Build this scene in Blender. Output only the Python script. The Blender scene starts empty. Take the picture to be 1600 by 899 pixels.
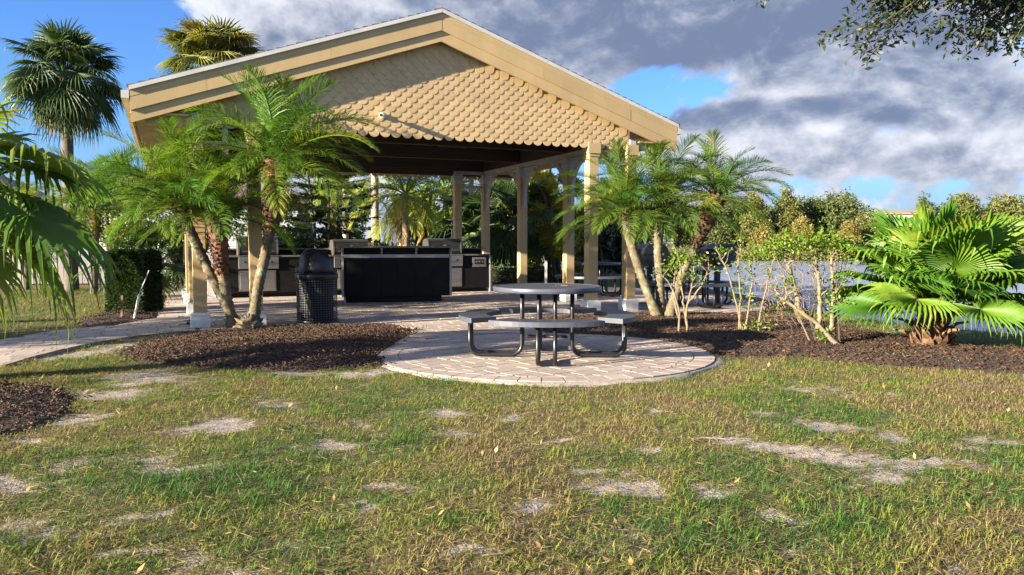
import bpy, math, random
import numpy as np
from mathutils import Vector, Matrix
R = math.radians
C = bpy.context.scene.collection
SC = bpy.context.scene

# ------------------------------------------------------------------ camera
cam = bpy.data.cameras.new('camera'); camo = bpy.data.objects.new('camera', cam); C.objects.link(camo)
cam.sensor_width = 36; cam.sensor_fit = 'HORIZONTAL'; cam.lens = 27.858; cam.clip_start = .05; cam.clip_end = 4000
camo.location = (0, 0, 1.256); camo.rotation_euler = (R(90 - 3.2755), 0, 0)
SC.camera = camo

# ------------------------------------------------------------------ world, sun, exposure
SUN_EL = 14.0
SUN_H = (-.84, -.54)                      # horizontal direction towards the sun
w = bpy.data.worlds.new('World'); SC.world = w; w.use_nodes = True
wt = w.node_tree; wt.nodes.clear()

def nd(t, kind, **kw):
    n = t.nodes.new(kind)
    for k, v in kw.items():
        if k == 'inp':
            for i, val in v.items():
                s = n.inputs[i]
                if hasattr(val, 'is_output'): t.links.new(val, s)
                else: s.default_value = val
        else: setattr(n, k, v)
    return n
def mth(t, op, a, b=None, c=None, clamp=False):
    n = t.nodes.new('ShaderNodeMath'); n.operation = op; n.use_clamp = clamp
    for i, v in enumerate((a, b, c)):
        if v is None: continue
        if hasattr(v, 'is_output'): t.links.new(v, n.inputs[i])
        else: n.inputs[i].default_value = v
    return n.outputs[0]
def mixc(t, f, a, b, mode='MIX'):
    n = t.nodes.new('ShaderNodeMix'); n.data_type = 'RGBA'; n.blend_type = mode
    for s, v in ((n.inputs[0], f), (n.inputs[6], a), (n.inputs[7], b)):
        if hasattr(v, 'is_output'): t.links.new(v, s)
        else: s.default_value = v if not isinstance(v, tuple) or len(v) == 4 else (*v, 1)
    return n.outputs[2]
def sstep(t, x, a, b):
    n = t.nodes.new('ShaderNodeMapRange'); n.interpolation_type = 'SMOOTHSTEP'
    t.links.new(x, n.inputs[0]); n.inputs[1].default_value = a; n.inputs[2].default_value = b
    return n.outputs[0]

def build_sky():
    t = wt
    tc = nd(t, 'ShaderNodeTexCoord'); d = tc.outputs['Generated']
    sep = nd(t, 'ShaderNodeSeparateXYZ', inp={0: d})
    x, y, z = sep.outputs
    az = mth(t, 'ARCTAN2', x, y); el = mth(t, 'ARCSINE', z)
    sky = nd(t, 'ShaderNodeTexSky'); sky.sky_type = 'NISHITA'; sky.sun_disc = False
    sky.sun_elevation = R(SUN_EL); sky.sun_rotation = math.atan2(SUN_H[0], SUN_H[1])
    sky.altitude = 0; sky.air_density = 1.0; sky.dust_density = .35; sky.ozone_density = 2.2
    def gauss(a, e, ra, re, amp):
        u = mth(t, 'DIVIDE', mth(t, 'SUBTRACT', az, a), ra); v = mth(t, 'DIVIDE', mth(t, 'SUBTRACT', el, e), re)
        q = mth(t, 'ADD', mth(t, 'MULTIPLY', u, u), mth(t, 'MULTIPLY', v, v))
        return mth(t, 'MULTIPLY', mth(t, 'EXPONENT', mth(t, 'MULTIPLY', q, -1.0)), amp)
    def blobs(lst, base):
        s = base
        for a, e, ra, re, amp in lst: s = mth(t, 'ADD', s, gauss(R(a), R(e), R(ra), R(re), amp))
        return s
    # cloud layer: noise on a plane overhead seen in perspective, plus the cloud masses of the day
    zz = mth(t, 'MULTIPLY', mth(t, 'MAXIMUM', z, 0.0), 1.45)
    def cl(dz, sc, det, off, ro=.56, di=.3):
        cv = nd(t, 'ShaderNodeCombineXYZ', inp={0: mth(t, 'ADD', x, off), 1: y, 2: mth(t, 'ADD', zz, dz)})
        return nd(t, 'ShaderNodeTexNoise', inp={'Vector': cv.outputs[0], 'Scale': sc, 'Detail': det, 'Roughness': ro, 'Distortion': di}).outputs[0]
    nb = cl(0, 3.6, 10, 8.1); nf = cl(0, 11.0, 9, 4.1, .6); nb2 = cl(.045, 3.6, 6, 8.1); nf2 = cl(.022, 11.0, 6, 4.1, .6); n3 = cl(0, 1.7, 3, 7.7)
    n1 = mth(t, 'ADD', mth(t, 'MULTIPLY', nb, .62), mth(t, 'MULTIPLY', nf, .38)); n2 = mth(t, 'ADD', mth(t, 'MULTIPLY', nb2, .62), mth(t, 'MULTIPLY', nf2, .38))
    cov = blobs([(17, 15.5, 15, 4.2, .34), (3, 15.5, 8, 4.5, .26), (-18, 17.5, 9, 2.6, .34), (-9, 15, 7, 5, .28), (28, 13, 8, 4, .18), (23, 8.9, 13, 1.4, .25),
                 (30, 6.0, 7, 1.6, .33), (20.5, 6.9, 3.4, 1.2, .42), (14, 7.0, 5.5, 1.8, .34), (-32, 12, 7, 7, -.4), (-24, 11.5, 6, 2.8, -.34), (11.5, 10.6, 4.6, 2.2, -.30), (25.5, 7.0, 2.2, .9, -.2), (18, 3.8, 12, .8, -.12)], -.02)
    D = mth(t, 'ADD', mth(t, 'ADD', mth(t, 'MULTIPLY', mth(t, 'SUBTRACT', n1, .5), 2.1), .5), cov)
    cover = sstep(t, D, .48, .615)
    lit = mth(t, 'MULTIPLY', mth(t, 'SUBTRACT', n1, n2), 5.0)
    sh = mth(t, 'ADD', mth(t, 'ADD', lit, mth(t, 'MULTIPLY', mth(t, 'SUBTRACT', n3, .5), .9)),
             blobs([(16, 15, 15, 4.5, -.42), (25, 9, 9, 1.6, -.14), (3, 15.5, 6, 4, -.08), (-19, 17.5, 8, 2.3, .55), (-11, 17, 3.5, 2.5, .3), (21, 7.6, 2.2, .5, .75), (30, 6.6, 6, .7, .5), (33, 13.5, 3, 1.5, .4), (20, 9.9, 9, .45, .30), (20, 8.6, 14, .8, -.12)], .34))
    edge = mth(t, 'MULTIPLY', sstep(t, D, .72, .5), .25)
    sh = mth(t, 'ADD', sh, edge); sh = sstep(t, sh, -.18, 1.08)
    sdir = Vector((SUN_H[0], SUN_H[1], math.tan(R(SUN_EL)))).normalized()
    dp = nd(t, 'ShaderNodeVectorMath', operation='DOT_PRODUCT', inp={0: d, 1: tuple(sdir)}).outputs['Value']
    fs = mth(t, 'ADD', mth(t, 'MULTIPLY', mth(t, 'POWER', mth(t, 'MAXIMUM', dp, 0.0), 1.6), 2.6), 1.0)   # clouds shine more towards the sun
    ccol = mixc(t, sh, (.70, .88, 1.36), (3.3, 3.38, 3.65))
    vsc = nd(t, 'ShaderNodeVectorMath', operation='SCALE', inp={0: ccol}); t.links.new(fs, vsc.inputs['Scale']); ccol = vsc.outputs[0]
    skyc = mixc(t, 1.0, sky.outputs[0], (.36, .56, .95, 1), 'MULTIPLY')
    haze = mth(t, 'MULTIPLY', sstep(t, el, R(9), R(0)), .8)
    skyc = mixc(t, haze, skyc, (1.05, 1.75, 2.75))
    col = mixc(t, mth(t, 'MULTIPLY', cover, .97), skyc, ccol)
    bg = nd(t, 'ShaderNodeBackground', inp={0: col, 1: .062})
    out = nd(t, 'ShaderNodeOutputWorld', inp={0: bg.outputs[0]})
build_sky()
sl = bpy.data.lights.new('sun', 'SUN'); so = bpy.data.objects.new('sun', sl); C.objects.link(so)
sl.energy = 5.0; sl.angle = R(.53); sl.color = (1.0, .87, .68)
ce = math.cos(R(SUN_EL)); hn = math.hypot(*SUN_H)
so.rotation_euler = Vector((-SUN_H[0] / hn * ce, -SUN_H[1] / hn * ce, -math.sin(R(SUN_EL)))).to_track_quat('-Z', 'Y').to_euler()
so.location = (-30, -20, 20)
vs = SC.view_settings; vs.view_transform = 'Standard'; vs.look = 'None'; vs.gamma = 1; vs.use_curve_mapping = False
vs.exposure = 2.25
SC.cycles.max_bounces = 8; SC.cycles.transparent_max_bounces = 12
SC.cycles.use_denoising = True

# ------------------------------------------------------------------ helpers
rng = np.random.default_rng(7)
random.seed(7)
_lat = np.random.default_rng(3).random((256, 256))
def vnoise(x, y):
    xi = np.floor(x).astype(int); yi = np.floor(y).astype(int); fx = x - xi; fy = y - yi
    fx = fx * fx * (3 - 2 * fx); fy = fy * fy * (3 - 2 * fy)
    a = _lat[xi % 256, yi % 256]; b = _lat[(xi + 1) % 256, yi % 256]; c = _lat[xi % 256, (yi + 1) % 256]; d = _lat[(xi + 1) % 256, (yi + 1) % 256]
    return (a * (1 - fx) + b * fx) * (1 - fy) + (c * (1 - fx) + d * fx) * fy
def fbm(x, y, o=4):
    s = 0; a = .5
    for k in range(o): s = s + a * vnoise(x * 2 ** k + 17.3 * k, y * 2 ** k + 5.1 * k); a *= .5
    return s / (1 - .5 ** o)
def sm(x, a, b):
    t = np.clip((x - a) / (b - a), 0, 1); return t * t * (3 - 2 * t)
def inpoly(x, y, poly):
    x = np.asarray(x, float); y = np.asarray(y, float); r = np.zeros(x.shape, bool); n = len(poly)
    for i in range(n):
        x1, y1 = poly[i]; x2, y2 = poly[(i + 1) % n]
        if y1 == y2: continue
        r ^= ((y1 > y) != (y2 > y)) & (x < (x2 - x1) * (y - y1) / (y2 - y1) + x1)
    return r
def polydist(x, y, poly):
    d = np.full(np.shape(x), 1e9); n = len(poly)
    for i in range(n):
        ax, ay = poly[i]; bx, by = poly[(i + 1) % n]; L2 = (bx - ax) ** 2 + (by - ay) ** 2 + 1e-9
        t = np.clip(((x - ax) * (bx - ax) + (y - ay) * (by - ay)) / L2, 0, 1)
        d = np.minimum(d, np.hypot(x - ax - t * (bx - ax), y - ay - t * (by - ay)))
    return d
def npmesh(name, V, F, attrs=None, smooth=False):
    V = np.asarray(V, np.float32); F = np.asarray(F, np.int32)
    me = bpy.data.meshes.new(name); k = F.shape[1]
    me.vertices.add(len(V)); me.vertices.foreach_set('co', V.ravel())
    me.loops.add(F.size); me.loops.foreach_set('vertex_index', F.ravel())
    me.polygons.add(len(F)); me.polygons.foreach_set('loop_start', np.arange(0, F.size, k, dtype=np.int32))
    if smooth: me.polygons.foreach_set('use_smooth', np.ones(len(F), bool))
    for an, av in (attrs or {}).items():
        a = me.attributes.new(an, 'FLOAT', 'POINT'); a.data.foreach_set('value', np.asarray(av, np.float32))
    me.update(calc_edges=True); me.validate()
    return me
def link(name, me, m=None, parent=None):
    o = bpy.data.objects.new(name, me); C.objects.link(o)
    if m is not None and me is not None and not me.materials: me.materials.append(m)
    elif m is not None and me is not None and me.materials[0] != m: o.material_slots[0].link = 'OBJECT'; o.material_slots[0].material = m
    if parent is not None: o.parent = parent
    return o
def tag(o, label=None, cat=None, group=None, kind=None):
    if label: o['label'] = label
    if cat: o['category'] = cat
    if group: o['group'] = group
    if kind: o['kind'] = kind
    return o
def thing(name, label, cat, loc=(0, 0, 0), rz=0, group=None):
    o = bpy.data.objects.new(name, None); C.objects.link(o); o.empty_display_size = .2
    o.location = loc; o.rotation_euler = (0, 0, rz)
    return tag(o, label, cat, group)
def copy_tree(o, parent=None):
    c = o.copy(); C.objects.link(c); c.parent = parent
    for ch in list(o.children): copy_tree(ch, c)
    return c

class MB:
    def __init__(s): s.v = []; s.f = []
    def add(s, V, F):
        b = len(s.v); s.v += [tuple(p) for p in V]; s.f += [tuple(i + b for i in q) for q in F]; return s
    def box(s, c, d, rz=0, rx=0, ry=0):
        M = Matrix.Translation(c) @ Matrix.Rotation(rz, 4, 'Z') @ Matrix.Rotation(ry, 4, 'Y') @ Matrix.Rotation(rx, 4, 'X')
        V = [M @ Vector((x * d[0] / 2, y * d[1] / 2, z * d[2] / 2)) for x, y, z in
             ((-1, -1, -1), (1, -1, -1), (1, 1, -1), (-1, 1, -1), (-1, -1, 1), (1, -1, 1), (1, 1, 1), (-1, 1, 1))]
        return s.add(V, [(0, 3, 2, 1), (4, 5, 6, 7), (0, 1, 5, 4), (1, 2, 6, 5), (2, 3, 7, 6), (3, 0, 4, 7)])
    def b2(s, x0, x1, y0, y1, z0, z1): return s.box(((x0 + x1) / 2, (y0 + y1) / 2, (z0 + z1) / 2), (x1 - x0, y1 - y0, z1 - z0))
    def prism(s, poly, axis, a, b):
        n = len(poly)
        def P(u, v, w): return {'x': (w, u, v), 'y': (u, w, v), 'z': (u, v, w)}[axis]
        V = [P(u, v, a) for u, v in poly] + [P(u, v, b) for u, v in poly]
        F = [tuple(range(n))[::-1], tuple(range(n, 2 * n))] + [(i, (i + 1) % n, n + (i + 1) % n, n + i) for i in range(n)]
        return s.add(V, F)
    def tube(s, pts, r, seg=8, cap=True, mod=None):
        pts = [Vector(p) for p in pts]; n = len(pts); V = []; F = []
        rr = r if isinstance(r, (list, tuple, np.ndarray)) else [r] * n
        up = None
        for i, p in enumerate(pts):
            tg = (pts[min(i + 1, n - 1)] - pts[max(i - 1, 0)]).normalized()
            if up is None: up = Vector((0, 0, 1)) if abs(tg.z) < .9 else Vector((1, 0, 0))
            a = tg.cross(up).normalized(); b = a.cross(tg).normalized(); up = b
            for k in range(seg):
                an = 2 * math.pi * k / seg; q = rr[i] * (mod(i, k) if mod else 1)
                V.append(p + a * math.cos(an) * q + b * math.sin(an) * q)
        for i in range(n - 1):
            for k in range(seg):
                k2 = (k + 1) % seg; F.append((i * seg + k, i * seg + k2, (i + 1) * seg + k2, (i + 1) * seg + k))
        if cap: F += [tuple(range(seg))[::-1], tuple(range((n - 1) * seg, n * seg))]
        return s.add(V, F)
    def lathe(s, prof, seg=32, c=(0, 0, 0), cap=True):
        V = []; F = []; n = len(prof)
        for r, z in prof:
            for k in range(seg):
                a = 2 * math.pi * k / seg; V.append((c[0] + r * math.cos(a), c[1] + r * math.sin(a), c[2] + z))
        for i in range(n - 1):
            for k in range(seg):
                k2 = (k + 1) % seg; F.append((i * seg + k, i * seg + k2, (i + 1) * seg + k2, (i + 1) * seg + k))
        if cap: F += [tuple(range(seg))[::-1], tuple(range((n - 1) * seg, n * seg))]
        return s.add(V, F)
    def mesh(s, name, smooth=False):
        me = bpy.data.meshes.new(name); me.from_pydata(s.v, [], s.f)
        if smooth: me.polygons.foreach_set('use_smooth', [True] * len(me.polygons))
        me.update(); return me
    def build(s, name, m, parent=None, smooth=False, bevel=0):
        o = link(name, s.mesh(name, smooth), m, parent)
        if bevel:
            b = o.modifiers.new('bevel', 'BEVEL'); b.width = bevel; b.segments = 2; b.limit_method = 'ANGLE'; b.angle_limit = R(40)
        return o

# ------------------------------------------------------------------ materials
def base_mat(name):
    m = bpy.data.materials.new(name); m.use_nodes = True; t = m.node_tree; t.nodes.clear()
    out = t.nodes.new('ShaderNodeOutputMaterial'); return m, t, out
def noise(t, sc, det=4, vec=None, ro=.55):
    n = t.nodes.new('ShaderNodeTexNoise'); n.inputs['Scale'].default_value = sc; n.inputs['Detail'].default_value = det; n.inputs['Roughness'].default_value = ro
    if vec is not None: t.links.new(vec, n.inputs['Vector'])
    return n.outputs[0]
def objvec(t, scale=None):
    tc = t.nodes.new('ShaderNodeTexCoord')
    if scale is None: return tc.outputs['Object']
    mp = t.nodes.new('ShaderNodeMapping'); mp.inputs['Scale'].default_value = scale; t.links.new(tc.outputs['Object'], mp.inputs['Vector']); return mp.outputs[0]
def bump(t, h, st, dist=.01):
    b = t.nodes.new('ShaderNodeBump'); b.inputs['Strength'].default_value = st; b.inputs['Distance'].default_value = dist; t.links.new(h, b.inputs['Height']); return b.outputs[0]
def pmat(name, c1, c2=None, scale=6, rough=.6, metal=0, bst=.25, bsc=60, bd=.004, stretch=None, rand=0, c3=None, spec=.5, sc3=1.3):
    m, t, out = base_mat(name); v = objvec(t, stretch)
    p = t.nodes.new('ShaderNodeBsdfPrincipled'); t.links.new(p.outputs[0], out.inputs[0])
    c2 = c2 or tuple(k * .75 for k in c1)
    f = sstep(t, noise(t, scale, 5, v), .3, .7); col = mixc(t, f, c1, c2)
    if c3: col = mixc(t, sstep(t, noise(t, sc3, 5, v), .5, .7), col, c3)
    if rand:
        oi = t.nodes.new('ShaderNodeObjectInfo'); k = mth(t, 'ADD', mth(t, 'MULTIPLY', oi.outputs['Random'], 2 * rand), 1 - rand)
        cc = t.nodes.new('ShaderNodeCombineColor'); [t.links.new(k, cc.inputs[i]) for i in range(3)]
        col = mixc(t, 1.0, col, cc.outputs[0], 'MULTIPLY')
    t.links.new(col, p.inputs['Base Color'])
    fr = mth(t, 'ADD', mth(t, 'MULTIPLY', noise(t, scale * 2, 3, v), .25), rough - .12); t.links.new(fr, p.inputs['Roughness'])
    p.inputs['Metallic'].default_value = metal; p.inputs['Specular IOR Level'].default_value = spec
    if bst: t.links.new(bump(t, noise(t, bsc, 5, v), bst, bd), p.inputs['Normal'])
    return m
def leafmat(name, ca, cb, trans=.35, rough=.42, attr=True, cc=None, sc=3.0, tr_tint=(1.25, 1.2, .5)):
    m, t, out = base_mat(name)
    oi = t.nodes.new('ShaderNodeObjectInfo'); nz = noise(t, sc, 3, objvec(t))
    if attr:
        a = t.nodes.new('ShaderNodeAttribute'); a.attribute_name = 'cv'
        f = mth(t, 'ADD', mth(t, 'MULTIPLY', a.outputs['Fac'], .6), mth(t, 'MULTIPLY', nz, .5))
    else: f = mth(t, 'ADD', mth(t, 'MULTIPLY', oi.outputs['Random'], .6), mth(t, 'MULTIPLY', nz, .5))
    col = mixc(t, sstep(t, f, .2, .85), ca, cb)
    if cc: col = mixc(t, sstep(t, f, .78, .95), col, cc)
    p = t.nodes.new('ShaderNodeBsdfPrincipled'); t.links.new(col, p.inputs['Base Color']); p.inputs['Roughness'].default_value = rough; p.inputs['Specular IOR Level'].default_value = .35
    tr = t.nodes.new('ShaderNodeBsdfTranslucent'); t.links.new(mixc(t, 1.0, col, tr_tint, 'MULTIPLY'), tr.inputs[0])
    mx = t.nodes.new('ShaderNodeMixShader'); mx.inputs[0].default_value = trans
    t.links.new(p.outputs[0], mx.inputs[1]); t.links.new(tr.outputs[0], mx.inputs[2]); t.links.new(mx.outputs[0], out.inputs[0])
    return m
M = {}
M['tan'] = pmat('tan_paint', (.475, .342, .165), (.425, .302, .142), 3, .6, bst=.25, bsc=30, bd=.003, stretch=(1, 1, .3), c3=(.395, .285, .142), sc3=1.1, rand=.06)
M['shingle'] = pmat('tan_shingle_paint', (.53, .38, .19), (.46, .325, .16), 7, .62, bst=.3, bsc=40, bd=.003, rand=.10, c3=(.43, .315, .17), sc3=4)
M['white'] = pmat('white_trim_paint', (.72, .71, .69), (.62, .61, .58), 4, .5, bst=.1, c3=(.5, .49, .46), sc3=3)
M['greytrim'] = pmat('grey_trim_paint', (.42, .41, .41), (.36, .35, .35), 4, .5, bst=.1)
M['drip'] = pmat('white_drip_metal', (.56, .55, .51), (.47, .46, .43), 3, .35, bst=.05)
M['roof'] = pmat('asphalt_roof_shingle', (.075, .07, .068), (.12, .115, .11), 20, .85, bst=.6, bsc=120)
M['dkwood'] = pmat('dark_stained_wood', (.028, .016, .011), (.045, .026, .017), 6, .6, bst=.3, bsc=30, stretch=(.3, 3, 3), rand=.2)
M['black'] = pmat('black_counter_panel', (.005, .005, .006), (.008, .008, .009), 4, .6, bst=.05, spec=.2)
M['granite'] = pmat('dark_granite', (.03, .03, .028), (.22, .2, .16), 90, .15, bst=0)
M['steel'] = pmat('brushed_steel', (.50, .46, .41), (.42, .39, .35), 3, .38, 1.0, bst=.1, bsc=40, stretch=(.2, 5, 5))
M['hood'] = pmat('black_grill_hood', (.018, .018, .02), (.028, .028, .03), 4, .32, bst=.05)
M['blkpl'] = pmat('black_coated_metal', (.008, .008, .0095), (.013, .013, .015), 5, .34, bst=.12, bsc=90, bd=.002)
M['meshm'] = pmat('coated_wire_mesh', (.03, .031, .034), (.045, .046, .05), 5, .4, bst=0)
M['blkdome'] = pmat('black_plastic', (.011, .012, .015), (.017, .018, .022), 5, .40, bst=.08, bsc=120)
M['paver'] = pmat('concrete_paver', (.315, .25, .205), (.385, .318, .265), 5, .9, bst=.5, bsc=70, rand=.15, c3=(.25, .20, .17), sc3=2.2)
M['pbase'] = pmat('paver_joint_sand', (.11, .09, .073), (.17, .14, .115), 12, .95, bst=.5)
M['mulch'] = pmat('mulch_soil', (.030, .018, .012), (.055, .032, .020), 30, .95, bst=1, bsc=60, bd=.02)
M['concrete'] = pmat('aged_concrete', (.34, .30, .26), (.26, .23, .2), 7, .9, bst=.6, bsc=50)
M['fence'] = pmat('weathered_fence_wood', (.21, .20, .20), (.28, .265, .26), 6, .85, bst=.4, stretch=(3, 3, .4), rand=.18)
M['pipe'] = pmat('white_plastic_pipe', (.72, .72, .70), (.6, .6, .58), 5, .4, bst=.05)
M['stake'] = pmat('brown_wood_stake', (.16, .1, .06), None, 8, .8)
M['siding'] = pmat('pale_siding', (.36, .39, .46), (.31, .34, .40), 2, .6)
M['rooftan'] = pmat('tan_house_roof', (.27, .215, .165), (.2, .16, .125), 9, .9)
M['roofmaroon'] = pmat('maroon_house_roof', (.20, .125, .115), (.15, .1, .095), 9, .9)
M['tarp'] = pmat('blue_tarp', (.02, .2, .75), None, 4, .5)
M['stucco'] = pmat('cream_stucco', (.68, .62, .50), (.6, .55, .45), 4, .8)
M['glass'] = pmat('dark_window_glass', (.03, .035, .045), None, 3, .1, bst=0)
M['trunk_pyg'] = pmat('pygmy_palm_trunk', (.15, .12, .065), (.075, .06, .036), 26, .9, bst=.8, bsc=60, bd=.012, c3=(.19, .19, .13), sc3=7)
M['boots'] = pmat('palm_boot_fibre', (.115, .05, .028), (.19, .095, .05), 18, .85, bst=.6, bsc=90, c3=(.07, .035, .022), sc3=6)
M['boots_or'] = pmat('orange_palm_boot_fibre', (.105, .052, .026), (.155, .09, .048), 18, .92, bst=.6, bsc=90, c3=(.14, .065, .035), sc3=6)
M['sabaltrunk'] = pmat('cabbage_palm_trunk', (.125, .10, .085), (.08, .065, .055), 9, .9, bst=.8, bsc=25, bd=.02, stretch=(1, 1, 4))
M['ptrunk'] = pmat('pale_palm_trunk', (.36, .30, .26), (.28, .23, .2), 6, .85, bst=.5, stretch=(1, 1, 4))
M['bark'] = pmat('tree_bark', (.11, .085, .065), (.07, .055, .042), 9, .9, bst=1, bsc=20, bd=.02, stretch=(1, 1, .3))
M['palebark'] = pmat('pale_shrub_bark', (.20, .155, .095), (.14, .11, .068), 16, .9, bst=.8, bsc=40)
M['darkstem'] = pmat('dark_shrub_stem', (.07, .055, .04), None, 12, .9)
# leaves
M['pyg'] = leafmat('pygmy_palm_leaf', (.06, .15, .016), (.14, .22, .022), .40, .45, attr=False, cc=(.30, .28, .035))
M['pygR'] = leafmat('right_cluster_palm_leaf', (.05, .125, .016), (.125, .19, .024), .38, .45, attr=False, cc=(.22, .22, .03))  # leaf tone of the right-hand pygmy palm cluster
M['fan'] = leafmat('fan_palm_leaf', (.05, .145, .012), (.115, .215, .017), .36, .5, attr=False, sc=7, cc=(.21, .25, .03))
M['fanL'] = leafmat('left_fan_palm_leaf', (.07, .15, .022), (.165, .235, .028), .42, .5, attr=False, cc=(.28, .29, .06), sc=4)
M['sabal'] = leafmat('cabbage_palm_leaf', (.034, .075, .022), (.07, .11, .03), .3, .5, attr=False)
M['sabalY'] = leafmat('yellowing_cabbage_palm_leaf', (.11, .15, .025), (.22, .21, .05), .35, .45, attr=False, cc=(.36, .26, .08))
M['queen'] = leafmat('queen_palm_leaf', (.14, .21, .022), (.26, .29, .035), .45, .45, attr=False)
M['dead'] = leafmat('dead_palm_leaf', (.30, .19, .08), (.38, .26, .10), .2, .7, attr=False)
M['deadbase'] = pmat('dead_petiole', (.21, .135, .07), (.15, .09, .045), 9, .85)
M['petiole'] = pmat('green_petiole', (.13, .19, .03), (.2, .22, .05), 6, .5, bst=0)
M['dkleaf'] = leafmat('dark_glossy_leaf', (.016, .045, .012), (.045, .095, .022), .2, .35)
M['midleaf'] = leafmat('mid_green_leaf', (.03, .075, .014), (.085, .135, .022), .28, .45)
M['hedge'] = leafmat('hedge_leaf', (.016, .040, .010), (.05, .085, .02), .2, .45)
M['thicket'] = leafmat('thicket_leaf', (.085, .145, .018), (.19, .24, .03), .4, .5)
M['cypress'] = leafmat('bald_cypress_leaf', (.23, .235, .025), (.38, .345, .045), .45, .5)
M['needle'] = leafmat('conifer_needle', (.007, .022, .010), (.018, .042, .016), .1, .6)
M['oak'] = leafmat('oak_leaf', (.010, .020, .007), (.026, .040, .011), .15, .5)
M['brite'] = leafmat('bright_shrub_leaf', (.075, .155, .014), (.17, .235, .024), .36, .42)
M['magnolia'] = leafmat('large_dark_leaf', (.010, .024, .009), (.03, .05, .015), .08, .3, cc=(.10, .055, .02))
M['farA'] = leafmat('far_olive_leaf', (.075, .095, .022), (.15, .15, .034), .25, .6)
M['farB'] = leafmat('far_green_leaf', (.045, .07, .02), (.10, .12, .03), .25, .6)
M['farC'] = leafmat('far_golden_leaf', (.14, .125, .028), (.22, .17, .045), .3, .6, cc=(.24, .13, .05))
M['chip'] = leafmat('mulch_bark_chip', (.026, .015, .009), (.088, .049, .027), 0, .9, cc=(.20, .135, .08), tr_tint=(1, 1, 1))
M['grey_twig'] = pmat('grey_twig', (.2, .18, .15), None, 10, .9)
M['tan_twig'] = pmat('tan_dry_twig', (.24, .165, .10), None, 10, .9)

# ------------------------------------------------------------------ terrain layout (metres, camera stands over the origin)
BED_L = [(-4.15, 11.13), (-3.72, 11.46), (-3.23, 11.72), (-1.93, 11.9), (-1.36, 11.21), (-1.41, 10.24), (-1.49, 9.31), (-1.44, 8.73), (-1.26, 7.96), (-1.89, 7.76), (-2.51, 7.72), (-3.24, 7.96), (-3.96, 8.39), (-4.46, 8.93), (-4.53, 9.78), (-4.42, 10.89)]
BED_R = [(0.15, 12.68), (0.87, 13.3), (1.78, 13.6), (2.74, 13.95), (3.66, 13.69), (4.52, 13.94), (4.67, 12.79), (4.91, 11.63), (5.16, 10.59), (5.39, 9.48), (5.94, 9.14), (6.94, 8.53), (5.95, 7.31), (4.93, 7.56), (4.37, 7.68), (3.86, 7.92), (3.28, 8.39), (2.78, 8.53), (2.15, 8.44), (2.2, 9.1), (1.75, 10.05), (1.0, 10.6), (.35, 11.2)]
BED_N = [(-6.55, 7.31), (-4.59, 7.04), (-3.98, 6.79), (-3.54, 6.34), (-3.28, 5.79), (-3.25, 5.38), (-3.32, 5.07), (-4.05, 4.5), (-6.5, 4.3)]
BED_H = [(-6.77, 12.28), (-7.09, 13.46), (-8.54, 17.01), (-9.31, 20.36), (-8.21, 18.65), (-6.28, 14.2), (-5.8, 12.6), (-5.9, 11.9), (-6.18, 11.54)]
PATH = [(-6.52, 10.04), (-6.41, 11.13), (-5.94, 11.81), (-5.85, 13.0), (-6.89, 15.63), (-8.32, 19.11), (-7.45, 19.59), (-4.14, 11.21), (-4.48, 11.08), (-4.74, 10.78), (-4.95, 10.44), (-5.09, 10.02), (-5.17, 9.55), (-5.20, 9.05), (-5.18, 8.5), (-5.12, 7.95), (-6.0, 7.6), (-8.5, 7.6), (-8.5, 9.3)]
PATIO = [(-4.14, 11.21), (-3.23, 11.72), (-1.93, 11.9), (-1.37, 11.29), (-1.4, 10.24), (-1.47, 9.31), (-0.64, 8.2), (0.9, 9.31), (.35, 11.2), (0.15, 12.68), (0.87, 13.3), (1.78, 13.6), (2.74, 13.95), (3.66, 13.69), (4.45, 14.07), (5.07, 15.63), (4.83, 18.65), (3.35, 21.8), (-0.56, 22.0), (-5.6, 21.0), (-8.6, 20.0), (-6.89, 15.63), (-4.58, 11.29)]
PAD = (.37, 8.85, 1.86)
SAND = [(-2.01, 5.47, 0.27, 0.28), (-1.07, 5.44, 0.1, 0.16), (-3.39, 7.31, 0.47, 0.42), (-3.42, 6.45, 0.31, 0.27), (-3.06, 5.68, 0.23, 0.25), (-1.09, 4.94, 0.16, 0.23), (2.5, 6.73, 0.22, 0.26), (1.7, 4.71, 0.23, 0.19), (1.87, 4.57, 0.26, 0.22), (2.25, 4.43, 0.32, 0.17), (1.94, 4.15, 0.17, 0.16), (2.15, 5.38, 0.22, 0.19), (2.46, 5.11, 0.12, 0.15), (0.38, 4.22, 0.15, 0.1), (0.52, 3.97, 0.13, 0.09), (0.03, 3.61, 0.12, 0.08), (-0.65, 3.97, 0.13, 0.07), (-0.45, 3.96, 0.08, 0.06), (-0.76, 3.72, 0.08, 0.04), (-1.55, 3.14, 0.13, 0.09), (-1.08, 3.04, 0.11, 0.08), (-2.06, 7.68, 0.31, 0.19), (-1.42, 7.6, 0.31, 0.19), (1.17, 3.66, 0.05, 0.09), (1.06, 3.12, 0.06, 0.06), (-0.1, 3.17, 0.1, 0.07), (-2.63, 4.11, 0.1, 0.2), (1.41, 4.94, 0.16, 0.13), (3.07, 4.94, 0.12, 0.15), (-2.99, 4.94, 0.16, 0.13), (-0.48, 5.9, 0.14, 0.14), (-1.9, 6.14, 0.2, 0.17), (1.16, 5.9, 0.1, 0.14), (0.32, 4.94, 0.1, 0.08), (0.96, 3.92, 0.09, 0.07), (-4.9, 8.9, .45, .5), (-4.75, 9.6, .3, .4)]
WATER_Z = -1.35
def paved(x, y):
    return inpoly(x, y, PATH) | inpoly(x, y, PATIO) | (np.hypot(x - PAD[0], y - PAD[1]) < PAD[2])
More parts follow.
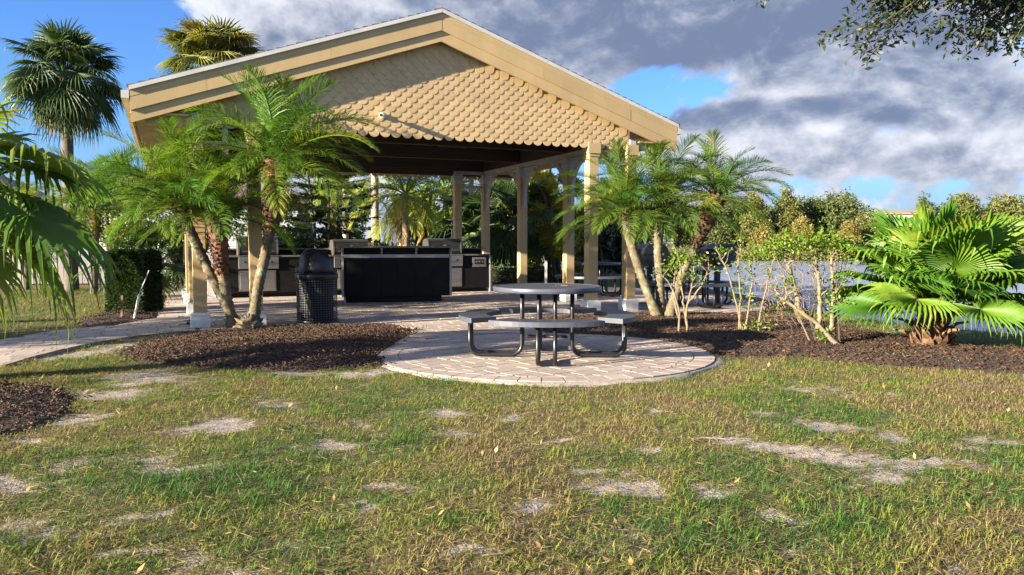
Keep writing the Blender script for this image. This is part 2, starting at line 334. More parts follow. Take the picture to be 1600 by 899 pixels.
def bare(x, y):
    s = np.zeros(np.shape(x)); wx = x + .30 * (fbm(x * 2.6, y * 2.6) - .5) * 2 + .10 * (fbm(x * 11, y * 11 + 3) - .5) * 2; wy = y + .24 * (fbm(x * 2.6 + 40, y * 2.6 + 9) - .5) * 2 + .10 * (fbm(x * 11 + 8, y * 11) - .5) * 2
    for cx, cy, rx, ry in SAND:
        q = ((wx - cx) / rx) ** 2 + ((wy - cy) / ry) ** 2; s = np.maximum(s, 1.1 * np.exp(-q * .85))
    n = fbm(x * 2.3 + 3, y * 2.3 + 8); s = np.maximum(s * .92, sm(n, .62, .80) * .55)
    s = s + (fbm(x * 8, y * 8) - .5) * .75 + (fbm(x * 26, y * 26, 2) - .5) * .6
    return np.clip(s, 0, 1)
CRY = [-40, 7, 10.2, 12.5, 14.8, 18, 24, 32, 60, 115, 400]; CRX = [14, 9.2, 7.1, 5.9, 5.35, 5.5, 5.0, 3.5, -4, -18, -60]
def ground_z(x, y):
    x = np.asarray(x, float); y = np.asarray(y, float)
    xc = np.interp(y, CRY, CRX); yf = 112 + 6 * (fbm(x * .02 + 5, x * 0 + 2) - .5) - .03 * np.maximum(x - 60, 0)
    lake = sm(x - xc, 0, 3.2) * (1 - sm(y - yf, -1, 3))
    z = .035 * (fbm(x * .7, y * .7) - .5) * np.exp(-np.hypot(x, y - 6) / 30) * 2 - 2.4 * lake
    z = z - .9 * sm(y, 80, 110)
    z = np.where(paved(x, y), -.05, z)
    for b in (BED_L, BED_R, BED_N, BED_H):
        ins = inpoly(x, y, b)
        if ins.any(): z = np.where(ins & ~paved(x, y), -.03, z)
    return z
def bed_z(x, y, poly):
    return .012 + .05 * sm(polydist(x, y, poly), 0, .55) + .03 * (fbm(x * 4, y * 4) - .5)

def build_ground():
    xs = np.concatenate([-np.geomspace(900, 14, 34), np.arange(-13, -6.6, .5), np.arange(-6.5, 8.2, .045), np.arange(8.4, 16, .5), np.geomspace(16.5, 900, 34)])
    ys = np.concatenate([-np.geomspace(300, 6, 12), np.arange(-5, 2.2, .6), np.arange(2.4, 14.6, .045), np.arange(14.9, 34, .6), np.geomspace(35, 1800, 60)])
    X, Y = np.meshgrid(xs, ys, indexing='ij'); x = X.ravel(); y = Y.ravel(); z = ground_z(x, y)
    near = (x > -6.6) & (x < 8.3) & (y > 2.3) & (y < 14.6)
    b = np.where(near, 0, .15); b[near] = bare(x[near], y[near]); z[near] -= .012 * b[near] - .01 * (fbm(x[near] * 12, y[near] * 12) - .5)
    nx, ny = len(xs), len(ys); I = np.arange(nx * ny).reshape(nx, ny)
    F = np.stack([I[:-1, :-1], I[1:, :-1], I[1:, 1:], I[:-1, 1:]], -1).reshape(-1, 4)
    me = npmesh('lawn_ground', np.stack([x, y, z], 1), F, {'bare': b}, True)
    m, t, out = base_mat('lawn_soil'); v = objvec(t)
    a = t.nodes.new('ShaderNodeAttribute'); a.attribute_name = 'bare'
    sand = mixc(t, sstep(t, noise(t, 14, 6, v), .35, .65), (.385, .34, .30), (.27, .235, .20))
    sand = mixc(t, sstep(t, noise(t, 90, 3, v), .55, .7), sand, (.16, .125, .10))
    turf = mixc(t, sstep(t, noise(t, 3, 5, v), .35, .65), (.115, .095, .045), (.085, .10, .025))
    turf = mixc(t, sstep(t, noise(t, 60, 4, v), .45, .65), turf, (.19, .145, .075))
    f = mth(t, 'ADD', a.outputs['Fac'], mth(t, 'MULTIPLY', mth(t, 'SUBTRACT', noise(t, 22, 7, v, .75), .5), 2.1))
    col = mixc(t, sstep(t, f, .30, .85), turf, sand)
    p = t.nodes.new('ShaderNodeBsdfPrincipled'); p.inputs['Roughness'].default_value = .95; p.inputs['Specular IOR Level'].default_value = .15
    t.links.new(col, p.inputs['Base Color']); t.links.new(bump(t, noise(t, 70, 6, v), .9, .015), p.inputs['Normal']); t.links.new(p.outputs[0], out.inputs[0])
    tag(link('lawn_ground', me, m), kind='structure')
build_ground()

def build_water():
    m, t, out = base_mat('lake_water'); v = objvec(t)
    p = t.nodes.new('ShaderNodeBsdfPrincipled'); p.inputs['Base Color'].default_value = (.26, .32, .44, 1); p.inputs['Roughness'].default_value = .2; p.inputs['IOR'].default_value = 1.33
    n1 = noise(t, 3.2, 4, objvec(t, (1, .45, 1))); n2 = noise(t, .25, 3, v)
    h = mth(t, 'ADD', n1, mth(t, 'MULTIPLY', n2, 1.5))
    t.links.new(bump(t, h, .7, .11), p.inputs['Normal']); t.links.new(p.outputs[0], out.inputs[0])
    V = [(-90, -40, WATER_Z), (700, -40, WATER_Z), (700, 200, WATER_Z), (-90, 200, WATER_Z)]
    tag(link('lake_water', npmesh('lake_water', V, [[0, 1, 2, 3]]), m), kind='structure')
build_water()

# mulch beds and their bark chips
def build_bed(name, poly, nchips, cz=1.0):
    P = np.array(poly); x0, y0 = P.min(0) - .1; x1, y1 = P.max(0) + .1; st = .07
    xs = np.arange(x0, x1, st); ys = np.arange(y0, y1, st); X, Y = np.meshgrid(xs, ys, indexing='ij'); x = X.ravel(); y = Y.ravel()
    wob = .10 * (fbm(x * 2.5, y * 2.5) - .5)
    ins = inpoly(x + wob, y + wob, poly) & ~(np.hypot(x - PAD[0], y - PAD[1]) < PAD[2] - .02)
    z = np.where(ins, bed_z(x, y, poly), -.03); I = np.arange(len(x)).reshape(X.shape)
    F = np.stack([I[:-1, :-1], I[1:, :-1], I[1:, 1:], I[:-1, 1:]], -1).reshape(-1, 4); F = F[ins[F].any(1)]
    u, inv = np.unique(F, return_inverse=True)
    o = tag(link(name, npmesh(name, np.stack([x, y, z], 1)[u], inv.reshape(-1, 4), smooth=True), M['mulch']), kind='structure')
    n = nchips; cx = rng.uniform(x0, x1, n * 3); cy = rng.uniform(y0, y1, n * 3)
    k = inpoly(cx + rng.standard_t(2.5, n * 3) * .045, cy + rng.standard_t(2.5, n * 3) * .045, poly) & ~(np.hypot(cx - PAD[0], cy - PAD[1]) < PAD[2] - np.abs(rng.normal(0, .05, n * 3))); cx = cx[k][:n]; cy = cy[k][:n]; n = len(cx)
    L = rng.gamma(2.2, .010, n) + .008; W = L * rng.uniform(.12, .4, n) + .002; T = rng.uniform(.003, .009, n)
    a = rng.uniform(0, 2 * np.pi, n); tl = rng.normal(0, .32, n)
    dx, dy, dz = np.cos(a) * np.cos(tl), np.sin(a) * np.cos(tl), np.sin(tl); sx, sy = -np.sin(a), np.cos(a); sz = rng.normal(0, .25, n)
    c = np.stack([cx, cy, np.where(paved(cx, cy), .024, np.where(inpoly(cx, cy, poly), bed_z(cx, cy, poly), .012)) + rng.uniform(.001, .02, n)], 1); D = np.stack([dx, dy, dz], 1) * L[:, None] / 2; S = np.stack([sx, sy, sz], 1) * W[:, None] / 2
    U = np.array([0, 0, 1.0]) * T[:, None]
    V = np.stack([c - D - S * .6, c + D * .9 - S, c + D + S * .5, c - D * .9 + S, c - D * .8 - S * .4 + U, c + D * .7 - S * .7 + U, c + D * .8 + S * .4 + U, c - D * .8 + S * .7 + U], 1).reshape(-1, 3)
    q = np.array([[4, 5, 6, 7], [0, 1, 5, 4], [1, 2, 6, 5], [2, 3, 7, 6], [3, 0, 4, 7]]); F = (np.arange(n)[:, None, None] * 8 + q).reshape(-1, 4)
    cv = np.repeat(np.clip(rng.beta(1.5, 2.6, n) * 1.25, 0, 1), 8)
    tag(link('bark_chips', npmesh('bark_chips', V, F, {'cv': cv}), M['chip'], o), kind='stuff')
build_bed('mulch_bed', BED_L, 19000); build_bed('mulch_bed', BED_R, 20000); build_bed('mulch_bed', BED_N, 6500); build_bed('mulch_bed', BED_H, 4000)

# grass
def build_grass(name, n, xr, yr, lo, hi, wd, near=True, parent=None):
    x = rng.uniform(*xr, n); y = yr[0] + (yr[1] - yr[0]) * rng.random(n) ** (1.5 if near else 1)
    if near: k = np.abs(x) < .70 * y + .4
    else: k = np.ones(n, bool)
    k &= ~(paved(x, y) & paved(x + rng.normal(0, .03, n), y - np.abs(rng.normal(0, .05, n)))) & ~inpoly(x, y, BED_L) & ~inpoly(x, y, BED_R) & ~inpoly(x, y, BED_N) & ~inpoly(x, y, BED_H)
    x = x[k]; y = y[k]; b = bare(x, y); lush = np.exp(-(((x + 1.75) / .55) ** 2 + ((y - 4.15) / .35) ** 2)) + .5 * np.exp(-(((x + .7) / .45) ** 2 + ((y - 4.9) / .3) ** 2)) + .6 * np.exp(-(((x - 1.35) / .5) ** 2 + ((y - 3.6) / .35) ** 2))
    keep = rng.random(len(x)) < np.clip(1.02 - 1.0 * sm(b, .05, .92), .13, 1) * (.45 + .75 * sm(fbm(x * 6 + 50, y * 6 + 20, 3), .35, .6)); x = x[keep]; y = y[keep]; b = b[keep]; lush = lush[keep]; n = len(x)
    z = ground_z(x, y); L = rng.uniform(lo, hi, n) * (1 - .6 * np.clip(b * 1.4, 0, 1)) * (1 + .9 * np.minimum(lush, 1)); clump = fbm(x * 5 + 9, y * 5 + 2)
    L *= .55 + .9 * clump
    az = rng.uniform(0, 2 * np.pi, n); lean = rng.uniform(.6, 1.75, n); W = wd * rng.uniform(.6, 1.3, n)
    d = np.stack([np.cos(az), np.sin(az), 0 * az], 1); s = np.stack([-np.sin(az), np.cos(az), 0 * az], 1); up = np.array([0, 0, 1.0])
    p0 = np.stack([x, y, z - .004], 1); p1 = p0 + (d * np.sin(lean * .6)[:, None] + up * np.cos(lean * .6)[:, None]) * (L * .55)[:, None]
    p2 = p1 + (d * np.sin(lean * 1.25)[:, None] + up * np.cos(lean * 1.25)[:, None]) * (L * .5)[:, None]
    w1 = s * W[:, None] / 2
    V = np.stack([p0 - w1, p0 + w1, p1 - w1 * .85, p1 + w1 * .85, p2], 1).reshape(-1, 3)
    F = (np.arange(n)[:, None, None] * 5 + np.array([[0, 1, 3], [0, 3, 2], [2, 3, 4]])).reshape(-1, 3)
    tone = .53 + 1.35 * (fbm(x * .9 + 30, y * .9 + 4, 4) - .5) + 1.1 * (fbm(x * 4 + 3, y * 4 + 14, 3) - .5) + rng.normal(0, .17, n) + .38 * lush - .22 * b
    return tag(link(name, npmesh(name, V, F, {'cv': np.repeat(np.clip(tone, 0, 1), 5)}), M['grass'], parent), 'patchy short lawn grass, part green and part straw coloured', 'grass', kind='stuff')
def grassmat():
    m, t, out = base_mat('grass_blade'); a = t.nodes.new('ShaderNodeAttribute'); a.attribute_name = 'cv'
    r = t.nodes.new('ShaderNodeValToRGB'); t.links.new(a.outputs['Fac'], r.inputs[0]); e = r.color_ramp.elements
    e[0].position = .08; e[0].color = (.25, .18, .095, 1); e[1].position = .92; e[1].color = (.06, .15, .024, 1)
    for p, c in ((.3, (.27, .225, .075, 1)), (.46, (.235, .24, .045, 1)), (.65, (.14, .21, .028, 1))): q = e.new(p); q.color = c
    p = t.nodes.new('ShaderNodeBsdfPrincipled'); t.links.new(r.outputs[0], p.inputs['Base Color']); p.inputs['Roughness'].default_value = .6; p.inputs['Specular IOR Level'].default_value = .25
    tr = t.nodes.new('ShaderNodeBsdfTranslucent'); t.links.new(r.outputs[0], tr.inputs[0]); mx = t.nodes.new('ShaderNodeMixShader'); mx.inputs[0].default_value = .35
    t.links.new(p.outputs[0], mx.inputs[1]); t.links.new(tr.outputs[0], mx.inputs[2]); t.links.new(mx.outputs[0], out.inputs[0]); return m
M['grass'] = grassmat()
def build_straw(n):
    y = 2.5 + 6.5 * rng.random(n) ** 1.5; x = rng.uniform(-1, 1, n) * (.70 * y + .3)
    k = ~paved(x, y) & ~inpoly(x, y, BED_L) & ~inpoly(x, y, BED_R) & ~inpoly(x, y, BED_N); x = x[k]; y = y[k]; n = len(x)
    L = rng.uniform(.025, .075, n); az = rng.uniform(0, 2 * np.pi, n); W = rng.uniform(.0015, .004, n); z = ground_z(x, y) + rng.uniform(.003, .022, n); tl = rng.normal(0, .18, n)
    d = np.stack([np.cos(az), np.sin(az), tl], 1) * L[:, None] / 2; sd = np.stack([-np.sin(az), np.cos(az), rng.normal(0, .4, n)], 1) * W[:, None] / 2; c = np.stack([x, y, z], 1); b = np.stack([-np.sin(az), np.cos(az), 0 * az], 1) * (rng.normal(0, .12, n) * L)[:, None]
    V = np.stack([c - d - sd, c - d + sd, c + b + sd, c + b - sd, c + d], 1).reshape(-1, 3); F = (np.arange(n)[:, None, None] * 5 + np.array([[0, 1, 2], [0, 2, 3], [3, 2, 4]])).reshape(-1, 3)
    tone = np.clip(rng.normal(.16, .14, n), 0, 1); tag(link('dry_straw', npmesh('dry_straw', V, F, {'cv': np.repeat(tone, 5)}), M['grass']), 'dry straw and runners lying between the lawn grass', 'straw', kind='stuff')
build_straw(42000)
build_grass('lawn_grass', 520000, (-6.4, 7), (2.5, 9.4), .022, .060, .0038)
build_grass('bank_grass', 30000, (3, 8.5), (8.6, 16), .05, .11, .007, False)
build_grass('back_lawn_grass', 45000, (-12, -4.2), (8.2, 21), .05, .10, .008, False)

# ------------------------------------------------------------------ paving
def clip_convex(poly, cx, cy, r, n=40):
    for i in range(n):
        a = 2 * math.pi * i / n; nx, ny = math.cos(a), math.sin(a); out = []
        for j in range(len(poly)):
            p, q = poly[j], poly[(j + 1) % len(poly)]; dp = (p[0] - cx) * nx + (p[1] - cy) * ny - r; dq = (q[0] - cx) * nx + (q[1] - cy) * ny - r
            if dp <= 0: out.append(p)
            if (dp < 0) != (dq < 0) and dp != dq: f = dp / (dp - dq); out.append((p[0] + f * (q[0] - p[0]), p[1] + f * (q[1] - p[1])))
        poly = out
        if len(poly) < 3: return []
    return poly
def paver_geo(poly, top, tilt=(0, 0)):
    cx = sum(p[0] for p in poly) / len(poly); cy = sum(p[1] for p in poly) / len(poly); n = len(poly); V = []
    def sh(p, k): d = math.hypot(p[0] - cx, p[1] - cy) + 1e-6; f = max(0, 1 - k / d); return (cx + (p[0] - cx) * f, cy + (p[1] - cy) * f)
    zt = lambda p, z: z + (p[0] - cx) * tilt[0] + (p[1] - cy) * tilt[1]
    for p in poly: q = sh(p, .007); V.append((q[0], q[1], -.04))
    for p in poly: q = sh(p, .008); V.append((q[0], q[1], zt(q, top - .0004)))
    for p in poly: q = sh(p, .012); V.append((q[0], q[1], zt(q, top)))
    F = [tuple(range(2 * n, 3 * n))]
    for l in (0, 1): F += [(l * n + i, l * n + (i + 1) % n, (l + 1) * n + (i + 1) % n, (l + 1) * n + i) for i in range(n)]
    return V, F
def ashlar(x0, x1, y0, y1, ang, org, rowh=.2, lens=(.2, .3, .3, .4)):
    ca, sa = math.cos(ang), math.sin(ang); out = []; v = y0; rd = random.Random(5)
    while v < y1:
        u = x0 - rd.random() * .3
        while u < x1:
            l = rd.choice(lens); out.append([(org[0] + a * ca - b * sa, org[1] + a * sa + b * ca) for a, b in ((u, v), (u + l, v), (u + l, v + rowh), (u, v + rowh))]); u += l
        v += rowh
    return out
def edge_clip(p, poly):
    X = np.array([q[0] for q in p]); Y = np.array([q[1] for q in p]); ins = inpoly(X, Y, poly); uni = paved(X, Y)
    if not ins.any(): return None
    if uni.all(): return p if inpoly((X.mean()), Y.mean(), poly) else None
    n = len(poly); ar = sum(poly[i][0] * poly[(i + 1) % n][1] - poly[(i + 1) % n][0] * poly[i][1] for i in range(n)); sg = 1 if ar > 0 else -1; out = list(p); cx, cy = X.mean(), Y.mean()
    for i in range(n):
        ax, ay = poly[i]; bx, by = poly[(i + 1) % n]; L = math.hypot(bx - ax, by - ay); nx, ny = -(by - ay) / L * sg, (bx - ax) / L * sg   # inward normal
        t = ((cx - ax) * (bx - ax) + (cy - ay) * (by - ay)) / L; d = (cx - ax) * nx + (cy - ay) * ny
        if t < -.12 or t > L + .12 or abs(d) > .26: continue
        tm = min(max(t, 0), L); ex, ey = ax + (bx - ax) / L * tm - nx * .15, ay + (by - ay) / L * tm - ny * .15
        if paved(np.array([ex]), np.array([ey]))[0]: continue
        new = []
        for j in range(len(out)):
            a, b = out[j], out[(j + 1) % len(out)]; da = (a[0] - ax) * nx + (a[1] - ay) * ny; db = (b[0] - ax) * nx + (b[1] - ay) * ny
            if da >= 0: new.append(a)
            if (da > 0) != (db > 0) and da != db: f = da / (da - db); new.append((a[0] + f * (b[0] - a[0]), a[1] + f * (b[1] - a[1])))
        out = new
        if len(out) < 3: return None
    A = .5 * abs(sum(out[i][0] * out[(i + 1) % len(out)][1] - out[(i + 1) % len(out)][0] * out[i][1] for i in range(len(out))))
    return out if A > .004 else None
def build_paving():
    par = MB(); g = []
    for poly in (PATH, PATIO): par.add([(x, y, .0145) for x, y in poly], [tuple(range(len(poly)))])
    par.add([(PAD[0] + (PAD[2] - .02) * math.cos(i * math.pi / 24), PAD[1] + (PAD[2] - .02) * math.sin(i * math.pi / 24), .0172) for i in range(48)], [tuple(range(48))])
    root = tag(par.build('paved_patio', M['pbase']), kind='structure')
    rd = random.Random(11); near = []; far = []
    for p in ashlar(-2.2, 2.2, -2.2, 2.2, R(38), PAD[:2]):
        q = clip_convex(p, PAD[0], PAD[1], PAD[2] - .23)
        if len(q) >= 3:
            A = .5 * abs(sum(q[i][0] * q[(i + 1) % len(q)][1] - q[(i + 1) % len(q)][0] * q[i][1] for i in range(len(q))))
            if A > .006: near.append(q)
    nr = 54
    for i in range(nr):
        a0, a1 = 2 * math.pi * i / nr, 2 * math.pi * (i + 1) / nr; r0, r1 = PAD[2] - .225, PAD[2]
        near.append([(PAD[0] + r * math.cos(a), PAD[1] + r * math.sin(a)) for r, a in ((r0, a0), (r1, a0), (r1, a1), (r0, a1))])
    rest = []
    for poly, ang in ((PATH, R(20)), (PATIO, R(23.5))):
        for p in ashlar(-13, 13, -13, 13, ang, (-1.5, 15.0)):
            c = (sum(q[0] for q in p) / 4, sum(q[1] for q in p) / 4)
            if math.hypot(c[0] - PAD[0], c[1] - PAD[1]) < PAD[2] + .06: continue
            if poly is PATH and inpoly(c[0], c[1], PATIO): continue
            q = edge_clip(p, poly)
            if q: rest.append(q)
    rest.sort(key=lambda p: math.hypot(p[0][0], p[0][1])); vis = [p for p in rest if p[0][1] > 7.4 and abs(p[0][0]) < .66 * p[0][1]]
    k = max(0, 300 - len(near)); pick = {id(p) for p in vis[:k]}; near += [p for p in rest if id(p) in pick]
    for p in near:
        V, F = paver_geo(p, .022 + rd.uniform(-.0008, .0008), (rd.uniform(-.003, .003), rd.uniform(-.003, .003)))
        cx = sum(q[0] for q in p) / len(p); cy = sum(q[1] for q in p) / len(p)
        o = link('paver', MB().add([(a - cx, b - cy, c) for a, b, c in V], F).mesh('paver'), M['paver'], root); o.location = (cx, cy, 0)
    mb = MB()
    for p in rest:
        if id(p) not in pick: mb.add(*paver_geo(p, .02 + rd.uniform(-.001, .001), (rd.uniform(-.003, .003), rd.uniform(-.003, .003))))
    tag(mb.build('distant_pavers', M['paver'], root), kind='stuff')
    # poured concrete collar round the pad edge, on the lawn side
    V = []; F = []; n = 60
    for i in range(n + 1):
        a = R(-170) + R(165) * i / n; wv = .10 + .05 * math.sin(a * 7) * math.sin(a * 3)
        for r, z in ((PAD[2] + .004, .012), (PAD[2] + wv * .6, .006), (PAD[2] + wv, -.03)): V.append((PAD[0] + r * math.cos(a), PAD[1] + r * math.sin(a), z))
    for i in range(n):
        for j in (0, 1): F.append((i * 3 + j, i * 3 + j + 1, i * 3 + 4 + j, i * 3 + 3 + j))
    MB().add(V, F).build('edge_restraint', M['concrete'], root, True)
build_paving()

# ------------------------------------------------------------------ pavilion
P0 = (-4.54, 11.50); TH = R(23.5); PW, PD = 7.26, 7.06; TM = PW / 2; HW = 4.48; ZR, ZE = 4.906, 3.365; SL = (ZR - ZE) / HW
def loc(t, d, z=0): return (P0[0] + t * math.cos(TH) - d * math.sin(TH), P0[1] + t * math.sin(TH) + d * math.cos(TH), z)
def zroof(t): return ZR - SL * abs(t - TM)
def scallop_mesh(wd, hgt, th):
    r = wd / 2; pr = [(-r, hgt), (-r, r)] + [(-r * math.cos(a), r - r * math.sin(a)) for a in [math.pi * k / 10 for k in range(1, 10)]] + [(r, r), (r, hgt)]
    tl = .075
    n = len(pr); V = [(u, -(hgt - v) * tl - .016, v) for u, v in pr] + [(u, -(hgt - v) * tl - .016 + th, v) for u, v in pr]
    F = [tuple(range(n)), tuple(range(2 * n - 1, n - 1, -1))] + [(i, n + i, n + (i + 1) % n, (i + 1) % n) for i in range(n)]
    return MB().add(V, F)
def build_pavilion():
    root = thing('pavilion', 'tan open picnic pavilion with scalloped shingle gable and white post bases', 'pavilion', (P0[0], P0[1], .02), TH)
    IN = .78
    spots = [(0, 0), (IN, 0), (PW - IN, 0), (PW, 0), (0, PD / 3), (0, 2 * PD / 3), (PW, PD / 3), (PW, 2 * PD / 3), (0, PD), (IN, PD), (PW - IN, PD), (PW, PD)]
    shaft = MB().b2(-.092, .092, -.092, .092, .2, 2.8).mesh('post')
    capm = MB().b2(-.12, .12, -.12, .12, 2.79, 2.975); capm.b2(-.105, .105, -.105, .105, 2.74, 2.79); capf = capm.mesh('post_cap'); capm = capm.mesh('post_cap')
    bs = MB(); bs.b2(-.135, .135, -.135, .135, 0, .185)
    bs.add([(-.135, -.135, .185), (.135, -.135, .185), (.135, .135, .185), (-.135, .135, .185), (-.1, -.1, .215), (.1, -.1, .215), (.1, .1, .215), (-.1, .1, .215)], [(0, 1, 5, 4), (1, 2, 6, 5), (2, 3, 7, 6), (3, 0, 4, 7), (4, 5, 6, 7)])
    bs = bs.mesh('post_base')
    for t, d in spots:
        o = link('post', shaft, M['tan'], root); o.location = (t, d, 0); b = o.modifiers.new('bevel', 'BEVEL'); b.width = .008; b.segments = 2
        q = link('post_base', bs, M['white'], o); b = q.modifiers.new('bevel', 'BEVEL'); b.width = .006; b.segments = 2
        link('post_cap', capm if d else capf, M['greytrim'] if d else M['tan'], o)
    # curved knee brackets along the two sides
    def bracket(sgn):
        n = 12; V = []; L = .62; H = .86
        inn = [(L * (1 - math.cos(math.pi / 2 * k / n)), -H + (H) * math.sin(math.pi / 2 * k / n)) for k in range(n + 1)]
        out = [(min(L, a + .07 * math.cos(math.pi / 2 * k / n) + .0), b - .09 * math.sin(math.pi / 2 * k / n)) for k, (a, b) in enumerate(inn)]
        inn = [(a * .86, b) for a, b in inn]
        V = [(-.03, sgn * (.095 + a), 2.95 + b) for a, b in inn] + [(-.03, sgn * (.095 + a), 2.95 + b) for a, b in out]
        V += [(.03, y, z) for _, y, z in V]; m = n + 1; F = []
        for k in range(n):
            F += [(k, k + 1, m + k + 1, m + k), (2 * m + k, 3 * m + k, 3 * m + k + 1, 2 * m + k + 1), (k, 2 * m + k, 2 * m + k + 1, k + 1), (m + k, m + k + 1, 3 * m + k + 1, 3 * m + k)]
        mb = MB().add(V, F); mb.b2(-.03, .03, min(sgn * .095, sgn * .75), max(sgn * .095, sgn * .75), 2.90, 2.955); mb.b2(-.035, .035, min(sgn * .09, sgn * .13), max(sgn * .09, sgn * .13), 2.05, 2.92)
        return mb.mesh('bracket')
    bp, bn = bracket(1), bracket(-1)
    for t in (0, PW):
        for i, d in enumerate((0, PD / 3, 2 * PD / 3, PD)):
            for me, ok in ((bp, i < 3), (bn, i > 0)):
                if ok: o = link('bracket', me, M['greytrim'], root); o.location = (t, d, 0)
    for d in (0, PD):                                   # cross pieces between the paired corner posts
        for t0 in (0, PW - IN):
            mb = MB(); mb.b2(t0 + .093, t0 + IN - .093, d - .03, d + .03, 2.62, 2.70); mb.build('cross_rail', M['greytrim'], root)
            mb = MB(); mb.b2(t0 + IN / 2 - .04, t0 + IN / 2 + .04, d - .045, d + .045, 2.45, 2.93); mb.build('cross_drop', M['greytrim'], root)
            mb = MB(); mb.b2(t0 - .1, t0 + IN + .1, d - .07, d + .07, 2.978, 3.06); mb.build('header_trim', M['greytrim'], root)
    for t in (0, PW):
        MB().b2(t - .06, t + .06, -.12, PD + .12, 2.976, 3.07).build('beam_trim', M['greytrim'], root)
        MB().b2(t - .09, t + .09, -.14, PD + .14, 3.071, 3.42).build('side_beam', M['dkwood'], root)
    for d in (0, PD / 3, 2 * PD / 3, PD):
        MB().b2(.1, PW - .1, d - .07 + .03, d + .07 + .03, 3.10, 3.36).build('tie_beam', M['dkwood'], root)
    MB().b2(TM - .07, TM + .07, .12, PD - .12, 4.45, 4.77).build('ridge_beam', M['dkwood'], root)
    for i in range(9):
        d = .45 + i * .77
        for s in (-1, 1):
            p = [(TM + s * .08, ZR - .13), (TM + s * 4.2, zroof(TM + 4.2) - .13), (TM + s * 4.2, zroof(TM + 4.2) - .27), (TM + s * .08, ZR - .27)]
            MB().prism(p, 'y', d - .025, d + .025).build('rafter', M['dkwood'], root)
    # roof: deck, stepped shingle courses, boards along the rakes and eaves
    for s in (-1, 1):
        e = TM + s * HW
        def band(a, b, d0, d1, nm, m, cut=0):
            cuts = [0, 1] if 'barge' not in nm else ([0, .39, .78, 1] if nm[0] == 'b' else [0, .56, 1])
            for c0, c1 in zip(cuts, cuts[1:]):
                L_ = HW - cut; u0 = L_ * c0 + (.0015 if c0 else 0); u1 = L_ * c1 - (.0015 if c1 < 1 else 0); dd_ = random.uniform(0, .0025)
                MB().prism([(TM + s * u0, ZR - SL * u0 - a), (TM + s * u1, ZR - SL * u1 - a), (TM + s * u1, ZR - SL * u1 - b), (TM + s * u0, ZR - SL * u0 - b)], 'y', d0 + dd_, d1).build(nm, m, root)
        band(.065, .125, -.20, PD + .20, 'roof_deck', M['dkwood'], .03)
        prof = []; n = 32; run = HW + .03
        for k in range(n):
            t0 = run * k / n; t1 = run * (k + 1) / n; prof += [(TM + s * t0, ZR - SL * t0 + .004), (TM + s * t1, ZR - SL * t1 + .022)]
        poly = [(TM, ZR - .06)] + [(TM, ZR + .012)] + prof[1:] + [(TM + s * run, ZR - SL * run - .01), (TM + s * (run - .03), ZR - SL * (run - .03) - .06)]
        MB().prism(poly, 'y', -.288, PD + .288).build('roof_shingle_course', M['roof'], root)
        for (f0, f1) in ((0, 1), (2, 3)):
            dd = lambda a, b: (a, b) if f0 == 0 else (PD - b, PD - a)
            band(.004, .062, *dd(-.300, -.272), 'drip_edge', M['drip'])
            band(.0625, .150, *dd(-.2715, -.215), 'rake_trim', M['tan'], .012)
            band(.1505, .335, *dd(-.268, -.214), 'barge_board', M['tan'], .014)
            band(.3355, .50, *dd(-.240, -.195), 'lower_barge_board', M['tan'], .016)
            band(.40, .44, *dd(-.1945, -.065), 'rake_soffit', M['tan'], .02)
        x0, x1 = sorted((e - s * .035, e - s * .005)); MB().b2(x0, x1, -.20, PD + .20, ZE - .36, ZE - .066).build('eave_fascia', M['tan'], root)
        x0, x1 = sorted((e - s * .045, TM + s * (PW / 2 + .1))); MB().b2(x0, x1, -.19, PD + .19, ZE - .355, ZE - .33).build('eave_soffit', M['tan'], root)
        x0, x1 = sorted((e + s * .0, e + s * .10)); MB().b2(x0, x1, -.27, PD + .27, ZE - .17, ZE - .065).build('gutter', M['drip'], root)
    # gables: boarding with overlapping scalloped shingles
    sw, ex, z0 = .176, .080, 2.875; sm_ = scallop_mesh(.168, .150, .005); sme = sm_.mesh('shingle'); cnt = 0
    def rows():
        k = 0
        while True:
            z = z0 + k * ex; half = (ZR - .47 - (z + .10)) / SL
            if half < .12: return
            n = int(half / sw) + 1; off = sw / 2 if k % 2 else 0
            for i in range(-n, n + 1):
                t = i * sw + off
                if abs(t) < half: yield k, TM + t, z
            k += 1
    for front in (True, False):
        g = MB(); zb = z0 + .06; hb = (ZR - .42 - zb) / SL; y0, y1 = (-.064, -.03) if front else (PD + .03, PD + .064)
        g.prism([(TM - hb, zb), (TM + hb, zb), (TM, ZR - .42)], 'y', y0, y1); wall = g.build('gable_wall', M['tan'], root)
        allr = list(rows())
        if front: pick = {i for i, (k, t, z) in enumerate(allr) if 1.45 < t < 6.9}; pick = set(sorted(pick, key=lambda i: -allr[i][1] * .0 + allr[i][0])[:256])
        else: pick = {i for i, (k, t, z) in enumerate(allr) if k == 0 and .9 < t < 7.0}
        st = MB()
        for i, (k, t, z) in enumerate(allr):
            ya = -.066 if front else PD + .066; sg = 1 if front else -1; jz = random.uniform(-.003, .003); ja = random.uniform(-.02, .02)
            if i in pick:
                o = link('shingle', sme, M['shingle'], wall); o.location = (t, ya, z + jz); o.rotation_euler = (0, ja, 0 if front else math.pi)
            else: st.add([(t + a, ya + sg * b, z + c + jz) for a, b, c in sm_.v], sm_.f)
        tag(st.build('edge_shingles', M['shingle'], wall), kind='stuff')
